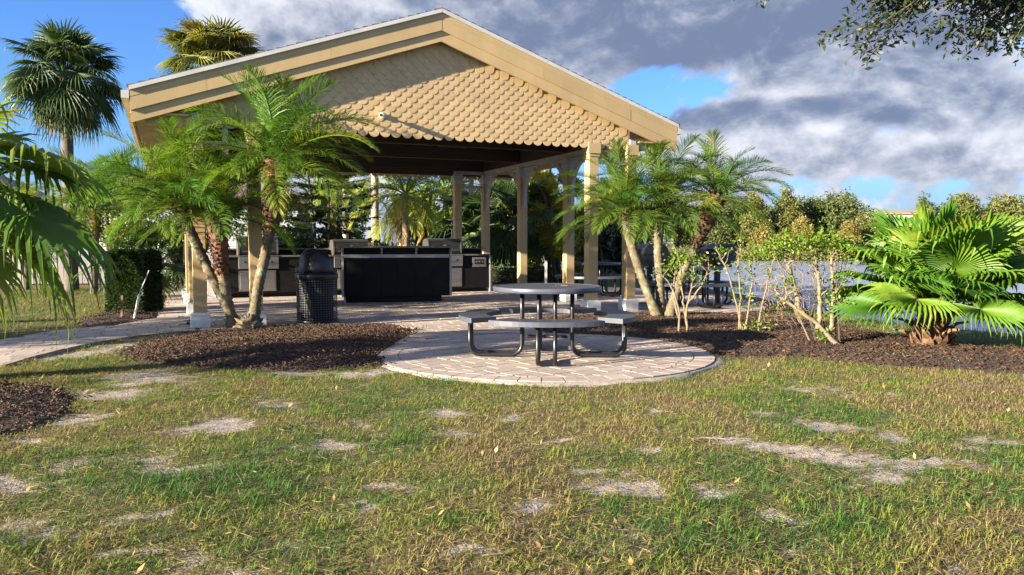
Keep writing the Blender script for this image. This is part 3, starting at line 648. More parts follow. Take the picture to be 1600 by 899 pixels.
        if not front:                                   # dark boarding on the inside of the rear gable
            zz = zb + .005
            while zz < ZR - .6:
                h0 = (ZR - .43 - zz) / SL; h1 = (ZR - .43 - zz - .19) / SL
                MB().prism([(TM - h0, zz), (TM + h0, zz), (TM + max(h1, .02), zz + .19), (TM - max(h1, .02), zz + .19)], 'y', PD + .005, PD + .028).build('inner_plank', M['dkwood'], root); zz += .2
    return root
build_pavilion()

def build_cctv():
    r = thing('security_camera', 'small white bullet security camera mounted on the shingled gable', 'camera', loc(2.70, -.105, 3.225), TH)
    mb = MB(); mb.tube([(0, .04, 0), (0, -.02, 0)], .045, 16); mb.build('mount', M['white'], r, False)
    mb = MB(); mb.tube([(0, -.02, 0), (0, -.06, .0), (-.01, -.10, -.005)], .014, 8); mb.build('arm', M['white'], r, True)
    d = Vector((-.10, -.17, -.03)).normalized(); a = Vector((.015, -.06, .0)); mb = MB(); mb.tube([a, a + d * .17], .036, 20); mb.build('camera_body', M['white'], r)
    mb = MB(); mb.tube([a + d * .171, a + d * .176], .026, 20); mb.build('lens', M['glass'], r)
build_cctv()

# ------------------------------------------------------------------ outdoor kitchen
def build_back_counter():
    o = thing('kitchen_counter', 'long black built-in kitchen counter along the back of the pavilion', 'counter', loc(0, 0, .022), TH)
    T0, T1, D0, D1 = .62, 7.0, 6.15, 6.82
    MB().b2(T0, T1, D0, D1, .1, .90).build('cabinet', M['black'], o, bevel=.004)
    MB().b2(T0 + .05, T1 - .05, D0 + .07, D1 - .02, 0, .0995).build('toe_kick', M['black'], o)
    MB().b2(T0 - .04, T1 + .03, D0 - .04, D1 + .02, .901, .94).build('countertop', M['granite'], o, bevel=.004)
    MB().b2(T0, T1, D1 - .1, D1, .941, 1.06).build('back_ledge', M['black'], o)
    MB().b2(T0 - .02, T1 + .02, D1 - .14, D1 + .04, 1.061, 1.09).build('ledge_cap', M['granite'], o)
    for t in (T0 - .035, T1 + .002): MB().b2(t, t + .033, D0 - .012, D0 + .03, .0, .90).build('corner_trim', M['greytrim'], o)
    MB().b2(T0 - .25, T0 - .037, D0 + .05, D0 + .1, 0, 1.0).build('end_panel', M['white'], o)
    for t, wd, z0, z1 in ((1.02, .80, .14, .60), (3.2, .80, .14, .60), (5.45, .82, .14, .60)):
        f = MB().b2(t, t + wd, D0 - .012, D0 - .001, z0, z1).build('access_door', M['steel'], o, bevel=.003)
        MB().b2(t + .03, t + wd - .03, D0 - .020, D0 - .0125, z0 + .03, z1 - .03).build('door_panel', M['steel'], f, bevel=.003)
        MB().tube([(t + wd / 2 - .1, D0 - .045, z1 - .08), (t + wd / 2 + .1, D0 - .045, z1 - .08)], .008, 8).build('handle', M['steel'], f)
    for t in (2.35, 4.55, 6.55):
        f = MB().b2(t, t + .36, D0 - .012, D0 - .001, .62, .86).build('drawer', M['steel'], o, bevel=.003)
        MB().b2(t + .05, t + .31, D0 - .018, D0 - .0125, .68, .81).build('drawer_panel', M['hood'], f)
        for k in range(3): MB().tube([(t + .1 + .08 * k, D0 - .019, .745), (t + .1 + .08 * k, D0 - .045, .745)], .018, 10).build('knob', M['steel'], f)
build_back_counter()
def build_sink():
    o = thing('faucet', 'small steel gooseneck faucet on the back counter between two grills', 'faucet', loc(4.75, 6.5, .963), TH)
    pts = [(0, 0, 0), (0, 0, .22)] + [(0, -.08 + .08 * math.cos(a), .22 + .08 * math.sin(a)) for a in [math.pi * k / 8 for k in range(1, 9)]] + [(0, -.16, .17)]
    MB().tube(pts, .013, 10).build('spout', M['steel'], o, True); MB().lathe([(.03, 0), (.03, .02), (.018, .03)], 16).build('base', M['steel'], o)
    MB().tube([(.02, 0, .05), (.08, 0, .09)], .007, 8).build('handle', M['steel'], o)
build_sink()
def build_grill(name, label, t, hood_h):
    o = thing(name, label, 'grill', loc(t, 6.13, .964), TH, 'built-in gas grills along the back counter'); W_ = .86
    prof = [(.06, .0), (.045, .06), (.09, hood_h - .08), (.16, hood_h - .015), (.26, hood_h), (.42, hood_h - .01), (.53, hood_h - .08), (.56, 0)]
    h = MB().prism(prof, 'x', .03, W_ - .03).build('hood', M['hood'], o, bevel=.006)
    for a, b in ((0, .029), (W_ - .029, W_)): MB().prism([(y - .006 if y < .2 else y + .006, z + (.008 if z > .1 else 0)) for y, z in prof], 'x', a, b).build('hood_end_cap', M['steel'], h)
    MB().prism([(.105, hood_h - .045), (.155, hood_h - .002), (.26, hood_h + .012), (.42, hood_h + .002), (.42, hood_h - .005), (.26, hood_h + .003), (.16, hood_h - .010), (.112, hood_h - .05)], 'x', .03, W_ - .03).build('hood_top_band', M['steel'], h)
    MB().tube([(.1, -.01, .09), (W_ - .1, -.01, .09)], .013, 10).build('handle', M['steel'], h)
    MB().tube([(W_ * .5, .075, hood_h * .55), (W_ * .5, .045, hood_h * .55)], .035, 20).build('thermometer', M['steel'], h)
    MB().b2(.0, W_, -.02, .05, -.30, -.025).build('control_panel', M['steel'], o, bevel=.008)
    for k in range(4): MB().tube([(.14 + .19 * k, -.021, -.15), (.14 + .19 * k, -.06, -.15)], .028, 14).build('knob', M['hood'], o)
    MB().b2(.0, W_, -.03, .05, -.022, -.002).build('front_lip', M['steel'], o)
build_grill('gas_grill', 'built-in grill with black hood behind the left palms, leftmost of three', 1.02, .42)
build_grill('gas_grill', 'built-in grill with low black hood left behind the bar, middle of three', 3.12, .34)
build_grill('gas_grill', 'built-in grill with bright hood edge at the right end, rightmost of three', 5.42, .37)

def build_bar():
    o = thing('bar_counter', 'black serving bar with stone top and pale grey trim', 'bar', (-2.36, 16.28, .022), R(10.5)); U = 1.1
    MB().b2(-U, U, 0, .72, .12, 1.115).build('cabinet', M['black'], o)
    MB().b2(-U + .02, U - .18, .06, .66, 0, .1195).build('toe_kick', M['black'], o)
    MB().b2(-U - .14, U + .10, -.26, .80, 1.116, 1.152).build('bar_top', M['granite'], o, bevel=.005)
    MB().b2(-U + .03, U - .03, -.018, -.001, .915, .985).build('rail', M['greytrim'], o)
    for k in range(6):
        u = -U + .08 + k * .345; MB().b2(u, u + .333, -.008, -.001, .13, .905).build('front_panel', M['black'], o, bevel=.003)
    for u in (-U - .02, U - .02): MB().b2(u, u + .045, -.022, .03, .12, 1.114).build('corner_trim', M['greytrim'], o)
    for u in (-U - .01, -.33, .37, U - .01):
        q = [(-.02, .985), (-.02, 1.113), (-.22, 1.113), (-.22, 1.085)] + [(-.02 - .2 * math.cos(a), .985 + .1 * math.sin(a)) for a in [R(80), R(55), R(30), R(10)]][0:0] + [(-.15, 1.07), (-.09, 1.04), (-.055, 1.0)]
        MB().prism(q, 'x', u, u + .035).build('corbel', M['greytrim'], o)
    MB().b2(-U + .02, -U + .06, .0, .05, 0, .1195).build('foot', M['greytrim'], o)
build_bar()

def build_trash(loc_, label):
    o = thing('trash_can', label, 'trash can', loc_, .3, 'domed trash cans in the pavilion'); r, h = .305, .70
    MB().lathe([(r - .05, .02), (r - .05, h)], 28).build('liner', M['black'], o, True)
    mb = MB(); nb = 44
    for k in range(nb):
        a = 2 * math.pi * k / nb; mb.box((r * math.cos(a), r * math.sin(a), .02 + h / 2), (.005, .009, h - .02), rz=a)
    for k in range(19):
        z = .03 + k * (h - .05) / 18; mb.lathe([(r - .003, z - .004), (r + .004, z - .004), (r + .004, z + .004), (r - .003, z + .004)], 30, cap=False)
    tag(mb.build('mesh_body', M['meshm'], o), kind='stuff')
    MB().lathe([(r + .01, 0), (r + .014, .03), (r + .004, .04)], 36).build('base_ring', M['blkpl'], o, True)
    ld = MB().lathe([(r + .006, h - .035), (r + .022, h - .03), (r + .028, h + .03), (r + .02, h + .045), (.26, h + .062)], 40).build('lid_rim', M['blkdome'], o, True)
    prof = [(.252, h + .05), (.258, h + .12)] + [(.258 * math.cos(a) ** .85, h + .12 + .29 * math.sin(a)) for a in [math.pi / 2 * k / 12 for k in range(1, 12)]] + [(.004, h + .41)]
    MB().lathe(prof, 40).build('dome_lid', M['blkdome'], o, True)
    return o
build_trash((-3.03, 12.28, .02), 'black domed trash can with mesh body standing at the mulch edge')
build_trash((-3.85, 15.3, .02), 'black domed trash can half hidden behind the front one')

# ------------------------------------------------------------------ picnic tables
def perf_mat():
    m, t, out = base_mat('coated_perforated_steel'); v = objvec(t)
    p = t.nodes.new('ShaderNodeBsdfPrincipled'); p.inputs['Roughness'].default_value = .42
    vo = t.nodes.new('ShaderNodeTexVoronoi'); vo.inputs['Scale'].default_value = 38; vo.inputs['Randomness'].default_value = .0; t.links.new(v, vo.inputs['Vector'])
    hole = sstep(t, vo.outputs['Distance'], .36, .28); col = mixc(t, hole, (.055, .06, .078), (.010, .010, .012))
    t.links.new(col, p.inputs['Base Color']); t.links.new(bump(t, hole, -.6, .004), p.inputs['Normal']); t.links.new(p.outputs[0], out.inputs[0]); return m
M['perf'] = perf_mat()
M['rim'] = pmat('coated_table_rim', (.07, .077, .098), (.05, .055, .072), 6, .36, bst=.05)
def make_table(label):
    o = thing('picnic_table', label, 'picnic table', (0, 0, 0), 0, 'round metal picnic tables'); r = .585
    tp = MB().lathe([(.02, .757), (r - .035, .757), (r - .032, .7605)], 64, cap=False); tp.add([(.02 * math.cos(2 * math.pi * k / 64), .02 * math.sin(2 * math.pi * k / 64), .757) for k in range(64)], [tuple(range(64))])
    top = tp.build('tabletop', M['perf'], o)
    MB().lathe([(r - .034, .756), (r - .03, .7625), (r - .008, .7625), (r, .754), (r, .715), (r - .01, .706), (r - .02, .712), (r - .03, .74)], 64, cap=False).build('tabletop_rim', M['rim'], top, True)
    for k in range(4):
        a = k * math.pi / 2 - math.pi / 2; r0, r1, ha, n = .655, .955, R(37), 18
        def arc(rr, z, h=ha): return [(rr * math.cos(a - h + 2 * h * i / n), rr * math.sin(a - h + 2 * h * i / n), z) for i in range(n + 1)]
        A, B, Cc, Dd = arc(r0, .462), arc(r1, .462), arc(r0, .412), arc(r1, .412); m = n + 1; V = A + B + Cc + Dd; F = []
        s = MB().add(V, [(i, m + i, m + i + 1, i + 1) for i in range(n)]).build('seat', M['perf'], o)
        F = []
        for i in range(n): F += [(i, i + 1, 2 * m + i + 1, 2 * m + i), (m + i, 3 * m + i, 3 * m + i + 1, m + i + 1)]
        F += [(0, 2 * m, 3 * m, m), (n, m + n, 3 * m + n, 2 * m + n)]
        MB().add(V, F).build('seat_rim', M['rim'], s)
        ca, sa = math.cos(a), math.sin(a)
        for off in (-.085, .085):
            pr = [(.27, .715), (.27, .50), (.27, .13)]
            pr += [(.27 + .11 - .11 * math.cos(q), .135 - .11 * math.sin(q)) for q in [R(18), R(36), R(54), R(72), R(90)]]
            pr += [(.72 + .0, .025)] + [(.72 + .11 * math.sin(q), .135 - .11 * math.cos(q)) for q in [R(18), R(36), R(54), R(72), R(90)]] + [(.83, .41)]
            MB().tube([(u * ca - off * sa, u * sa + off * ca, z) for u, z in pr], .0215, 12).build('leg', M['blkpl'], o, True)
        MB().box((.27 * ca, .27 * sa, .708), (.06, .26, .012), rz=a).build('mounting_plate', M['blkpl'], o)
    for a in (R(45), R(135)):
        MB().tube([(.30 * math.cos(a), .30 * math.sin(a), .20), (-.30 * math.cos(a), -.30 * math.sin(a), .20 + .03)], .011, 8).build('cross_brace', M['blkpl'], o, True)
    MB().box((0, 0, .215), (.07, .07, .03)).build('brace_clamp', M['blkpl'], o)
    return o
t1 = make_table('dark grey round perforated picnic table on the circular paver pad'); t1.location = (.38, 8.53, .024); t1.rotation_euler = (0, 0, R(-3))
t2 = copy_tree(t1); t2.location = (3.52, 15.35, .024); t2.rotation_euler = (0, 0, R(20)); t2['label'] = 'black round picnic table behind the right palms, by the water'
t3 = copy_tree(t1); t3.location = (1.95, 18.5, .024); t3.rotation_euler = (0, 0, R(32)); t3['label'] = 'black round picnic table beyond the right pavilion posts, farthest back'

def build_twig():
    o = thing('fallen_twig', 'small forked pale twig lying on the front table top', 'twig', (.53, 8.52, .786), .4)
    MB().tube([(-.07, 0, .002), (0, .01, .006), (.06, .03, .004)], .004, 6).build('stem', M['tan_twig'], o)
    MB().tube([(0, .01, .006), (.03, -.03, .004), (.05, -.05, .003)], .003, 6).build('side_shoot', M['tan_twig'], o)
build_twig()
def build_park_grill(p, rz, label):
    o = thing('pedestal_grill', label, 'grill', p, rz, 'pedestal charcoal grills by the water')
    MB().b2(-.045, .045, -.045, .045, 0, .74).build('pedestal', M['blkpl'], o)
    MB().box((0, 0, .01), (.26, .26, .02)).build('foot_plate', M['blkpl'], o)
    MB().prism([(-.24, .90), (-.30, .98), (.30, .98), (.24, .90), (.15, .74), (-.15, .74)], 'y', -.26, .26).build('fire_box', M['blkpl'], o, bevel=.008)
    h = MB().prism([(-.30, .985), (.30, .985), (.27, 1.10), (.16, 1.20), (-.16, 1.20), (-.27, 1.10)], 'y', -.265, .265).build('hood', M['blkpl'], o, bevel=.008)
    MB().tube([(.3, -.12, 1.05), (.34, -.12, 1.05), (.34, .12, 1.05), (.3, .12, 1.05)], .01, 8).build('handle', M['steel'], h)
build_park_grill((2.78, 16.0, .02), R(20), 'black hooded pedestal grill between the right palm trunks')
build_park_grill((4.12, 15.9, .02), R(20), 'black hooded pedestal grill beside the water, rightmost')
MB_ = MB().b2(-.03, .03, -.03, .03, 0, .78); q = MB_.build('marker_post', M['greytrim']); q.location = (.83, 19.4, .02)
MB().box((0, 0, .785), (.075, .075, .01)).build('post_cap', M['greytrim'], q); tag(q, 'short grey post standing at the patio edge behind the tables', 'post')

# ------------------------------------------------------------------ foliage generators
def rnd_dirs(n, g=rng):
    v = g.normal(size=(n, 3)); return v / np.linalg.norm(v, axis=1)[:, None]
def leaf_arrays(P, size, aspect=.5, up=.6, D=None, jit=.35, g=rng):
    n = len(P); s = size * g.uniform(1 - jit, 1 + jit, n)
    d = rnd_dirs(n, g) if D is None else D + rnd_dirs(n, g) * .45
    d /= np.linalg.norm(d, axis=1)[:, None]
    nr = rnd_dirs(n, g); nr[:, 2] += up; side = np.cross(d, nr); side /= np.linalg.norm(side, axis=1)[:, None] + 1e-6
    V = np.stack([P, P + d * (s * .45)[:, None] + side * (s * aspect * .5)[:, None], P + d * s[:, None], P + d * (s * .45)[:, None] - side * (s * aspect * .5)[:, None]], 1).reshape(-1, 3)
    return V, np.arange(n * 4).reshape(n, 4)
def leaf_mesh(name, P, size, aspect=.5, up=.6, D=None, g=rng, cv=None):
    V, F = leaf_arrays(P, size, aspect, up, D, g=g); c = g.random(len(P)) if cv is None else np.clip(cv + g.normal(0, .18, len(P)), 0, 1)
    return npmesh(name, V, F, {'cv': np.repeat(c, 4)})
def clump_points(n, centers, radii, g=rng, shell=.45):
    k = g.integers(0, len(centers), n); u = rnd_dirs(n, g); r = (shell + (1 - shell) * g.random(n)) ** .7
    return centers[k] + u * (r[:, None] * radii[k][:, None]) * np.array([1, 1, .78]), k
def spline(pts, n):
    pts = np.array(pts, float); t = np.linspace(0, len(pts) - 1, n); out = []
    P = np.vstack([2 * pts[0] - pts[1], pts, 2 * pts[-1] - pts[-2]])
    for q in t:
        i = min(int(q), len(pts) - 2); f = q - i; a, b, c, d = P[i:i + 4]
        out.append(.5 * (2 * b + (c - a) * f + (2 * a - 5 * b + 4 * c - d) * f * f + (3 * b - a - 3 * c + d) * f ** 3))
    return np.array(out)

def pinnate(L, n, leaflet, e0, bend, pet=.12, vee=.35, ld=.7, wd=.014, seed=0, curl=0):
    g = random.Random(seed); mb = MB(); N = 22; pts = [Vector((0, 0, 0))]; ang = []
    for i in range(N):
        s = (i + .5) / N; e = R(e0 - bend * s ** 1.35); ang.append(e); pts.append(pts[-1] + Vector((math.cos(e), curl * s * .25, math.sin(e))) * L / N)
    mb.tube(pts, [.011 * L * (1 - .88 * i / N) * .8 for i in range(N + 1)], 4, cap=False)
    for j in range(n):
        s = pet + (1 - pet) * (j + .5) / n; f = s * N; i = min(int(f), N - 1); p = pts[i].lerp(pts[i + 1], f - i); tg = (pts[i + 1] - pts[i]).normalized()
        sd = Vector((0, 1, 0)); nm = tg.cross(sd).normalized() * -1
        nm = sd.cross(tg).normalized() * -1
        if nm.z < 0: nm = -nm
        l = leaflet * (math.sin(math.pi * (.13 + .80 * (s - pet) / (1 - pet))) ** .65) * g.uniform(.85, 1.1)
        al = R(68 - 42 * s) * g.uniform(.85, 1.15)
        for sg in (-1, 1):
            d = (tg * math.cos(al) + sd * sg * math.sin(al) + nm * vee * g.uniform(.4, 1.4)).normalized(); q = ld * g.uniform(.6, 1.4)
            m_ = p + d * l * .45; d2 = (d + Vector((0, 0, -1)) * q * .55).normalized(); m2 = m_ + d2 * l * .32; d3 = (d2 + Vector((0, 0, -1)) * q * .6).normalized(); tp = m2 + d3 * l * .28
            wv = (d.cross(nm).normalized() * .8 + nm * g.uniform(-.5, .5)) * wd * .5
            mb.add([p - wv * .5, p + wv * .5, m_ + wv, m_ - wv, m2 + wv * .7, m2 - wv * .7, tp], [(0, 1, 2, 3), (3, 2, 4, 5), (5, 4, 6)])
    return mb.mesh('frond')
def fan(pet, Rb, e0, bend, seg=34, split=.55, droop=.5, cup=.18, spread=155, seed=0, pw=.014, costa=0.0):
    g = random.Random(seed); N = 8; pts = [Vector((0, 0, 0))]; mb = MB()
    for i in range(N):
        e = R(e0 - bend * .5 * (i + .5) / N); pts.append(pts[-1] + Vector((math.cos(e), 0, math.sin(e))) * pet / N)
    mb.tube(pts, [pw * (1.3 - .6 * i / N) for i in range(N + 1)], 5, cap=False)
    hub = pts[-1]; e = R(e0 - bend); u = Vector((math.cos(e), 0, math.sin(e))); v = Vector((0, 1, 0)); nn = u.cross(v).normalized()
    if nn.z < 0: nn = -nn
    rho = [.04, .25, .42, split, split + (1 - split) * .4, split + (1 - split) * .75, 1.0]
    for k in range(seg):
        p0 = -spread + 2 * spread * k / seg; p1 = -spread + 2 * spread * (k + 1) / seg; pm = (p0 + p1) / 2
        Lr = Rb * (.80 + .20 * math.cos(R(pm) * .8)) * g.uniform(.93, 1.07); dr = droop * g.uniform(.6, 1.5); tw = g.uniform(-.02, .02) * Rb; V = []; F = []
        brk = g.random() < .12
        for r in rho:
            over = max(0, r - split) / (1 - split); wf = 1 if r <= split else max(.0, 1 - over ** 1.4) * (split / r) + .0
            zz = -dr * Lr * (over ** 1.7) * (.75 if not brk else 1.5) * .42 - costa * Lr * r * r
            shr = 1 - .25 * over * over * (1.6 if brk else .8) * min(dr, 1)
            for a, pl in ((p0, -1), (pm, 1), (p1, -1)):
                aa = R(pm + (a - pm) * wf); q = hub + (u * math.cos(aa) + v * math.sin(aa)) * (Lr * r * shr)
                q += nn * (cup * Lr * r * (abs(math.sin(aa)) ** 1.5) * (.9 - .35 * r)) + nn * (pl * .013 * min(r * 3, 1) * wf * Rb / .6)
                q.z += zz; q += v * (tw * over); V.append(q)
        for i in range(len(rho) - 1):
            a = i * 3; F += [(a, a + 1, a + 4, a + 3), (a + 1, a + 2, a + 5, a + 4)]
        mb.add(V, F)
    return mb.mesh('fan_leaf', False)

def crown_of(root, base, variants, n, mat, nm='frond', top=78, low=-18, jit=.14, az0=0., tilt=(0, 0), smin=.85, smax=1.1, bias=1.0):
    """variants: list of (elevation, [meshes])"""
    for i in range(n):
        f = (i + .5) / n; e = top + (low - top) * f ** bias + random.uniform(-8, 8); vv = min(variants, key=lambda q: abs(q[0] - e)); me = random.choice(vv[1])
        o = link(nm, me, mat, root); a = az0 + i * 2.39996 + random.uniform(-jit, jit)
        s = random.uniform(smin, smax); o.scale = (s, s, s); o.location = Vector(base) + Vector((math.cos(a), math.sin(a), 0)) * .03 + Vector((0, 0, -.10 * f))
        o.rotation_euler = (Matrix.Rotation(tilt[0], 3, 'X') @ Matrix.Rotation(tilt[1], 3, 'Y') @ Matrix.Rotation(a, 3, 'Z') @ Matrix.Rotation(random.uniform(-.3, .3), 3, 'X') @ Matrix.Rotation(R(-(e - vv[0])) * .8, 3, 'Y')).to_euler()

# ------------------------------------------------------------------ pygmy date palms
PYG = [(75, [pinnate(1.15, 78, .29, 80, 58, seed=k, ld=.45, wd=.0095) for k in (1, 2)]), (52, [pinnate(1.28, 80, .31, 56, 78, seed=k, ld=.6, wd=.0095, curl=.3 * (-1) ** k) for k in (3, 4, 5)]), (28, [pinnate(1.30, 80, .31, 32, 70, seed=k, ld=.7, wd=.0095, curl=.3 * (-1) ** k) for k in (6, 7, 8)]), (2, [pinnate(1.2, 78, .30, 5, 60, seed=k, ld=.75, wd=.0095) for k in (9, 10)])]
def boots(path, r0, r1, n, ln, g):
    mb = MB(); N = len(path); mb.tube(path, list(np.linspace(r0, r1, N)), 12)
    for i in range(n):
        f = (i + .5) / n; q = f * (N - 1); k = min(int(q), N - 2); p = Vector(path[k]).lerp(Vector(path[k + 1]), q - k); ax = (Vector(path[k + 1]) - Vector(path[k])).normalized()
        a = i * 2.39996 + g.uniform(-.2, .2); x = ax.orthogonal().normalized(); y = ax.cross(x); d = x * math.cos(a) + y * math.sin(a); r = (r0 + (r1 - r0) * f) * .92
        b = p + d * r; l = ln * g.uniform(.7, 1.3); tip = b + (ax * .85 + d * g.uniform(.35, .8)).normalized() * l; sd = ax.cross(d) * ln * .30; mid = b.lerp(tip, .5) + d * .01
        mb.add([b - sd, b + sd, mid + sd * .7 + d * .012, mid - sd * .7 + d * .012, tip], [(0, 1, 2, 3), (3, 2, 4)])
        mb.add([b - sd - d * .01, mid - d * .02, tip, b + sd - d * .01], [(0, 1, 2, 3)])
    return mb
def pygmy(label, group, pts, nboot, rb, mat, bmat, n, az0, tilt, top=80, low=-22, sc=1.0, trunk_r=.062):
    b = Vector(pts[0]); root = thing('pygmy_date_palm', label, 'palm tree', (b.x, b.y, b.z - .06), 0, group); P = spline([Vector(p) - b + Vector((0, 0, .06 if i else 0)) for i, p in enumerate(pts)], 60)
    g = random.Random(int(az0 * 100)); k = int(60 * (1 - nboot))
    rr = [trunk_r * (1.35 - .35 * min(1, i / 8)) for i in range(60)]
    MB().tube(P[:k + 3], rr[:k + 3], 20, mod=lambda i, q: 1 + .30 * max(0, math.sin(q * 2 * math.pi / 20 * 5 + (i % 2) * math.pi + i * .35)) + (.06 if i % 2 else -.04)).build('trunk', M['trunk_pyg'], root, True)
    boots(P[k:], trunk_r * 1.15, rb, 120, .10, g).build('boot_sheath', bmat, root)
    base = P[-1] + np.array([0, 0, .02])
    mb = MB()
    crown_of(root, base, PYG, int(n * 1.2), mat, top=top, low=low, az0=az0, tilt=tilt, smin=.85 * sc, smax=1.08 * sc)
    return root
gL = 'pygmy date palms at the left pavilion corner'; gR = 'pygmy date palms at the right pavilion corner'
pygmy('pygmy date palm leaning hard left over the corner post', gL, [(-3.89, 11.2, .08), (-4.08, 11.2, .43), (-4.38, 11.2, 1.06), (-4.60, 11.2, 1.56), (-4.68, 11.18, 1.80)], .16, .12, M['pyg'], M['boots'], 32, .3, (0, R(-12)), sc=1.10, low=-2)
pygmy('short upright pygmy date palm with fat brown boot sheath, middle of left three', gL, [(-3.93, 11.12, .06), (-4.01, 11.1, .52), (-4.06, 11.1, .84), (-4.10, 11.1, 1.24), (-4.11, 11.1, 1.70)], .55, .16, M['pyg'], M['boots'], 27, 1.7, (0, R(-4)), sc=1.03, low=-4)
pygmy('tallest left pygmy date palm, fronds crossing the shingled gable', gL, [(-3.63, 11.05, .10), (-3.55, 11.05, .61), (-3.42, 11.05, 1.15), (-3.33, 11.05, 1.69), (-3.27, 11.05, 2.41)], .40, .17, M['pyg'], M['boots'], 33, 4.1, (0, R(2)), low=-18, sc=1.2, top=86)
pygmy('pygmy date palm leaning left in front of the right corner post', gR, [(2.35, 12.7, .09), (2.11, 12.7, .63), (1.92, 12.7, 1.19), (1.84, 12.7, 1.50), (1.82, 12.68, 1.75)], .17, .11, M['pygR'], M['boots_or'], 30, 2.2, (0, R(-6)), sc=1.05, low=-4)
pygmy('upright pygmy date palm between its two leaning neighbours, right cluster', gR, [(2.42, 12.8, .08), (2.39, 12.8, .63), (2.36, 12.8, 1.14), (2.38, 12.8, 1.55), (2.43, 12.8, 1.83)], .28, .11, M['pygR'], M['boots_or'], 27, 5.2, (0, R(3)), sc=1.02, low=-4)
pygmy('pygmy date palm leaning right with thick orange-brown upper trunk', gR, [(2.52, 12.7, .09), (2.73, 12.7, .73), (2.93, 12.7, 1.16), (3.12, 12.7, 1.60), (3.27, 12.7, 2.01)], .50, .155, M['pygR'], M['boots_or'], 28, 3.4, (0, R(10)), low=-5, sc=.9)
# knobbly root mound at the foot of the left palms
def mound():
    mb = MB(); g = np.random.default_rng(4); u = 18; v = 9; V = []
    for j in range(v + 1):
        for i in range(u):
            a = 2 * math.pi * i / u; e = math.pi / 2 * j / v; r = .16 * (1 + .22 * g.normal()); V.append((r * math.cos(a) * math.cos(e) * 1.15, r * math.sin(a) * math.cos(e), r * math.sin(e) * .95))
    mb.add(V, [(j * u + i, j * u + (i + 1) % u, (j + 1) * u + (i + 1) % u, (j + 1) * u + i) for j in range(v) for i in range(u)])
    o = mb.build('palm_root_mound', M['trunk_pyg'], None, True); o.location = (-3.66, 10.98, .07); tag(o, 'knobbly grey root mound in mulch at the foot of the left palms', 'root mound')
mound()

# ------------------------------------------------------------------ fan palms
FAN = [(80, [fan(.60, .68, 84, 8, seed=k, droop=.30, cup=.32, split=.58, seg=46) for k in (1, 2, 14)]), (58, [fan(.68, .72, 60, 12, seed=k, droop=.42, cup=.30, split=.58, seg=46) for k in (3, 4, 5)]), (36, [fan(.70, .72, 40, 20, seed=k, droop=.52, cup=.26, split=.56, seg=46) for k in (6, 7, 8)]), (12, [fan(.66, .70, 18, 28, seed=k, droop=.62, cup=.22, split=.54, seg=46) for k in (9, 10, 11)]), (-12, [fan(.52, .62, -2, 34, seed=k, droop=.55, split=.56, seg=36) for k in (12, 13)])]
def fan_palm_right():
    root = thing('fan_palm', 'low bushy bright green fan palm in the right mulch bed', 'palm tree', (4.90, 9.25, .05)); g = random.Random(3)
    P = spline([(0, 0, -.05), (.02, 0, .2), (.06, 0, .42)], 8); boots(P, .20, .15, 70, .17, g).build('trunk', M['boots_or'], root)
    mb = MB()
    for i in range(7):
        a = i * .95 + .3; l = g.uniform(.2, .38); b = Vector((math.cos(a) * .17, math.sin(a) * .17, g.uniform(.03, .22))); t = b + Vector((math.cos(a), math.sin(a), g.uniform(-.1, .5))) * l; t.z = max(t.z, .03)
        mb = MB(); mb.tube([b, b.lerp(t, .5) + Vector((0, 0, .03)), t], [.026, .02, .012], 6); mb.build('old_petiole', M['deadbase'], root)
    crown_of(root, (.06, 0, .46), FAN, 46, M['fan'], 'fan_leaf', 84, 8, az0=.7, smin=.86, smax=1.14, tilt=(0, R(3)), bias=1.15)
fan_palm_right()
FANL = [(70, [fan(.95, .85, 72, 40, seed=k, droop=.7, split=.48, pw=.018) for k in (21, 22)]), (38, [fan(1.05, .88, 44, 56, seed=k, droop=1.0, split=.46, pw=.018) for k in (23, 24)]), (8, [fan(1.05, .86, 14, 50, seed=k, droop=1.3, split=.44, pw=.018) for k in (25, 26)]), (-18, [fan(.95, .80, -8, 44, seed=k, droop=1.3, split=.44, pw=.018) for k in (27, 28)])]
def fan_palm_left():
    root = thing('fan_palm', 'fan palm with drooping shredded leaves reaching in from the left edge', 'palm tree', (-5.25, 6.95, .05)); g = random.Random(5)
    P = spline([(0, 0, -.05), (.03, 0, .6), (.0, 0, 1.42)], 12); boots(P, .15, .14, 100, .15, g).build('trunk', M['boots'], root)
    crown_of(root, (0, 0, 1.42), FANL, 15, M['fanL'], 'fan_leaf', 76, -26, az0=2.2, smin=.72, smax=.9)
    for a, e, s in ((R(12), 42, 1.02), (R(-6), 12, 1.06), (R(26), -16, .95), (R(-25), -24, .95), (R(-40), 38, .9), (R(36), 14, 1.05), (R(0), 66, .9), (R(50), 40, .95)):
        vv = min(FANL, key=lambda q: abs(q[0] - e)); o = link('fan_leaf', vv[1][g.randrange(2)], M['fanL'], root); o.location = (0, 0, 1.42); o.rotation_euler = (g.uniform(-.25, .25), 0, a); o.scale = (s,) * 3
fan_palm_left()
SAB = [(75, [fan(.75, .85, 78, 14, 32, .36, .35, .12, 150, k, .02, .06) for k in (31, 32)]), (40, [fan(.95, .9, 44, 26, 32, .34, .5, .12, 150, k, .02, .10) for k in (33, 34)]), (8, [fan(.95, .9, 12, 34, 32, .34, .7, .12, 150, k, .02, .14) for k in (35, 36)]), (-30, [fan(.85, .85, -25, 35, 32, .32, .9, .12, 150, k, .02, .16) for k in (37, 38)])]
